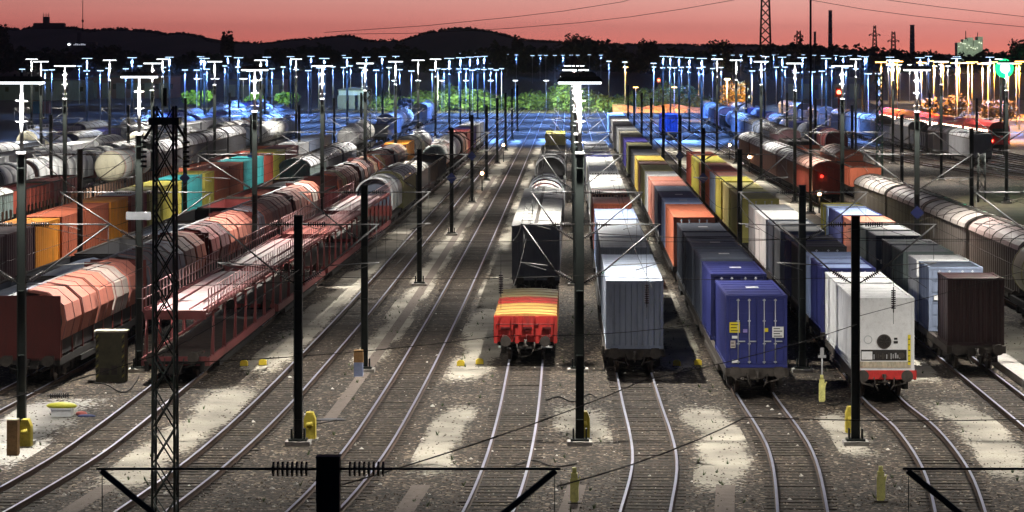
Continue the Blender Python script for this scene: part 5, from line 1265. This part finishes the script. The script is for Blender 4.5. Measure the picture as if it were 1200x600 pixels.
# sheds in the blue light
def shed(px0, px1, d, h, dep, label, c, roof='dark slate', doors=3):
    x0, x1 = (px0-VX)*d/FPX, (px1-VX)*d/FPX; w = x1-x0; r = thing('shed', label, 'building', ((x0+x1)/2, d, 0))
    mb = MB(); corr = w/2; mb.box(-corr,corr,0,dep,0,h); obj('wall', mb.mesh('wall', [paint(c)]), r)
    mb = MB(); mb.prism([(-corr-.3,h+.003),(corr+.3,h+.003),(corr+.3,h+.25),(0,h+.8),(-corr-.3,h+.25)], -.4, dep+.3); obj('roof', mb.mesh('roof', [paint(roof)]), r)
    for k in range(doors): a = -corr+(k+.5)*w/doors; obj('door', MB().box(a-1.4,a+1.4,-.06,-.004,0,h*.75).mesh('door', [paint('slate grey')]), r)
    for k in range(doors): a = -corr+(k+.5)*w/doors; obj('window', MB().box(a+1.8,a+2.8,-.05,-.004,h*.45,h*.7).mesh('window', [black]), r)
shed(397, 428, 640, 4.6, 14, 'pale blue flat-roofed shed beyond the tracks left of centre', 'pale blue')
shed(-10, 95, 760, 5.5, 20, 'long dim blue shed on the far left behind the wagons', 'slate grey', doors=6)
shed(100, 200, 790, 6.2, 20, 'long purple-grey shed on the far left, right of the dim blue shed', 'purple brown', doors=6)
shed(262, 330, 820, 5, 18, 'dark blue shed behind the small green trees', 'navy blue', doors=4)
shed(920, 1010, 780, 6, 18, 'dark shed in the blue light right of the orange tree', 'navy blue', doors=5)
o = None
for i, (px, c) in enumerate(((33,'olive yellow'),(44,'teal'),(53,'salmon pink'))):
    X = (px-VX)*600/FPX; r = thing('container', '%s container standing on the ground at far left before the long shed' % c, 'container', (X, 600, 0), 0, 'ground containers'); obj('shell', box_me(2.46, 2.7, c, 2.1, None, False, False), r); obj('end_wall', endwall_me(2.7, c, 2.1), r, (0,-1.2,.13))
# parked cars and lit ground of the yard road on the right
roadm = mat('asphalt', (.06,.055,.05), .8, 0, .3, .8)
mb = MB(); mb.poly([(72,300,.02),(84,300,.02),(92,640,.02),(60,640,.02)]); struct('road', mb.mesh('road', [roadm]))
dust = mat('dusty_yard', (.26,.17,.09), .95, 0, .3, .2)
mb = MB(); mb.poly([(62,420,.016),(150,400,.016),(240,760,.016),(85,760,.016),(66,500,.016)]); struct('yard_surface', mb.mesh('yard_surface', [dust]))

# extra cross wires deeper in the yard, number plate, lit train standing in for light trails, bushes in the orange light
lit = mat('wire_bright', (.3,.3,.3), .5, .3, .1)
for i, d in enumerate((159, 202.5, 245)):
    for j, (a, b) in enumerate(((-18.9,-9.0),(-9.0,.38),(.38,10.25),(10.25,20.9))):
        nm = ('left of the car carriers','over the empty tracks','over the centre rows','over the white-led and maroon-led rows')[j]
        span([(a,d,7.95),(b,d,7.95)], 'thin cross wire %s at the %s masts back' % (nm, ORD[i+2]), .012)
for i, (x0, x1, d, za, zb_) in enumerate(((-19.2,-9.3,94.7,7.9,6.1),(20.9,10.4,116,7.9,5.9),(26,10.3,94.7,9.2,4.6),(30.5,20.9,159,7.9,7.9),(40.5,30.8,202.5,8,8))):
    span([(x0,d,za),(x1,d,zb_)], 'slanting stay wire %s' % ('over the car carriers at the front masts','over the maroon-led row','crossing in front of the maroon container','over the grey arched-roof train','over the right-hand grass')[i], .014)
for o in list(bpy.data.objects):
    if o.parent is None and o.get('label','').startswith('lit lamp mast between the hoppers and car carriers, second'):
        obj('number_plate', MB().box(-.55,.55,-.2,-.16,6.7,7.05).mesh('number_plate', [mat('plate_grey', (.4,.42,.45), .6)]), o)
def stand_in_coach_me():
    mb = MB(); a = [(-1.45,1.0),(-1.48,2.4),(-1.4,3.5),(-.9,4.0),(0,4.15),(.9,4.0),(1.4,3.5),(1.48,2.4),(1.45,1.0)]; mb.prism(a, -9, 9, 0); mb.box(-1.2,1.2,-8.6,8.6,.45,1.0,1); return mb.mesh('body', [redp, black])
def window_me():
    return MB().box(-.03,0,-.55,.55,2.15,3.0).mesh('window', [mat('stand_in_train_window', (.9,.8,.7), emit=(1,.8,.6), es=6)])
def vx(d): return hermite([(250,64.5),(369,59.4),(463,55.0),(640,48)])(d)
build_track(vx, 250, 640, 0)
for i in range(5):
    loc, rz = place(vx, 366+i*18.7, 18)
    r = thing('stand_in_coach', 'red stand-in coach with lit windows for the light trails, %s from the near end' % ORD[i], 'railway coach', loc, rz, 'coaches standing in for the light trails')
    obj('body', cached('coach', stand_in_coach_me), r); running_gear(r, 18, False)
    for k in range(9): obj('window', cached('cwin', window_me), r, (-1.475, -7.6+k*1.9, 0))
    if i == 0:
        obj('windscreen', MB().box(-1.0,1.0,-9.04,-9.0,2.2,3.2).mesh('windscreen', [black]), r)
        for x in (-1.05, 1.05): obj('tail_lamp', MB().tube((x,-9.02,1.5),(x,-9.1,1.5),.16,10).mesh('tail_lamp', [MATS['red_lens']]), r)
for k, (px, y, w_, lb) in enumerate(((1114,111,4,'left dark round bush in the orange light'),(1124,109,4.5,'right dark round bush in the orange light'),(1090,112,3.5,'small bush at the left of the orange light'),(1160,116,4,'bush in the orange light behind the lit stand-in train'),(1180,118,5,'bush at the right edge in the orange light'))):
    tree(px, y, 500, w_, lb, ('dry_leaf', (.10,.06,.02)), 'bushes in the orange light', n=500, size=.35, name='bush')

HAZE = 0.00007
if HAZE:
    hz = bpy.data.materials.new('haze'); hz.use_nodes = True; n, l = hz.node_tree.nodes, hz.node_tree.links
    n.remove(n['Principled BSDF']); v = n.new('ShaderNodeVolumePrincipled'); v.inputs['Color'].default_value = (.9,.92,.95,1); v.inputs['Density'].default_value = HAZE; v.inputs['Anisotropy'].default_value = .3
    l.new(v.outputs[0], n['Material Output'].inputs['Volume'])
    hb = obj('haze', MB().box(-2600,2600,-60,7050,-1,80).mesh('haze', [hz])); hb['kind'] = 'stuff'
    scene.cycles.volume_bounces = 0; scene.cycles.volume_max_steps = 32
for o in bpy.data.objects:
    if o.parent is None and len(o.get('label','').replace('-',' ').split()) > 16: print('LONG', o.name, o['label'])
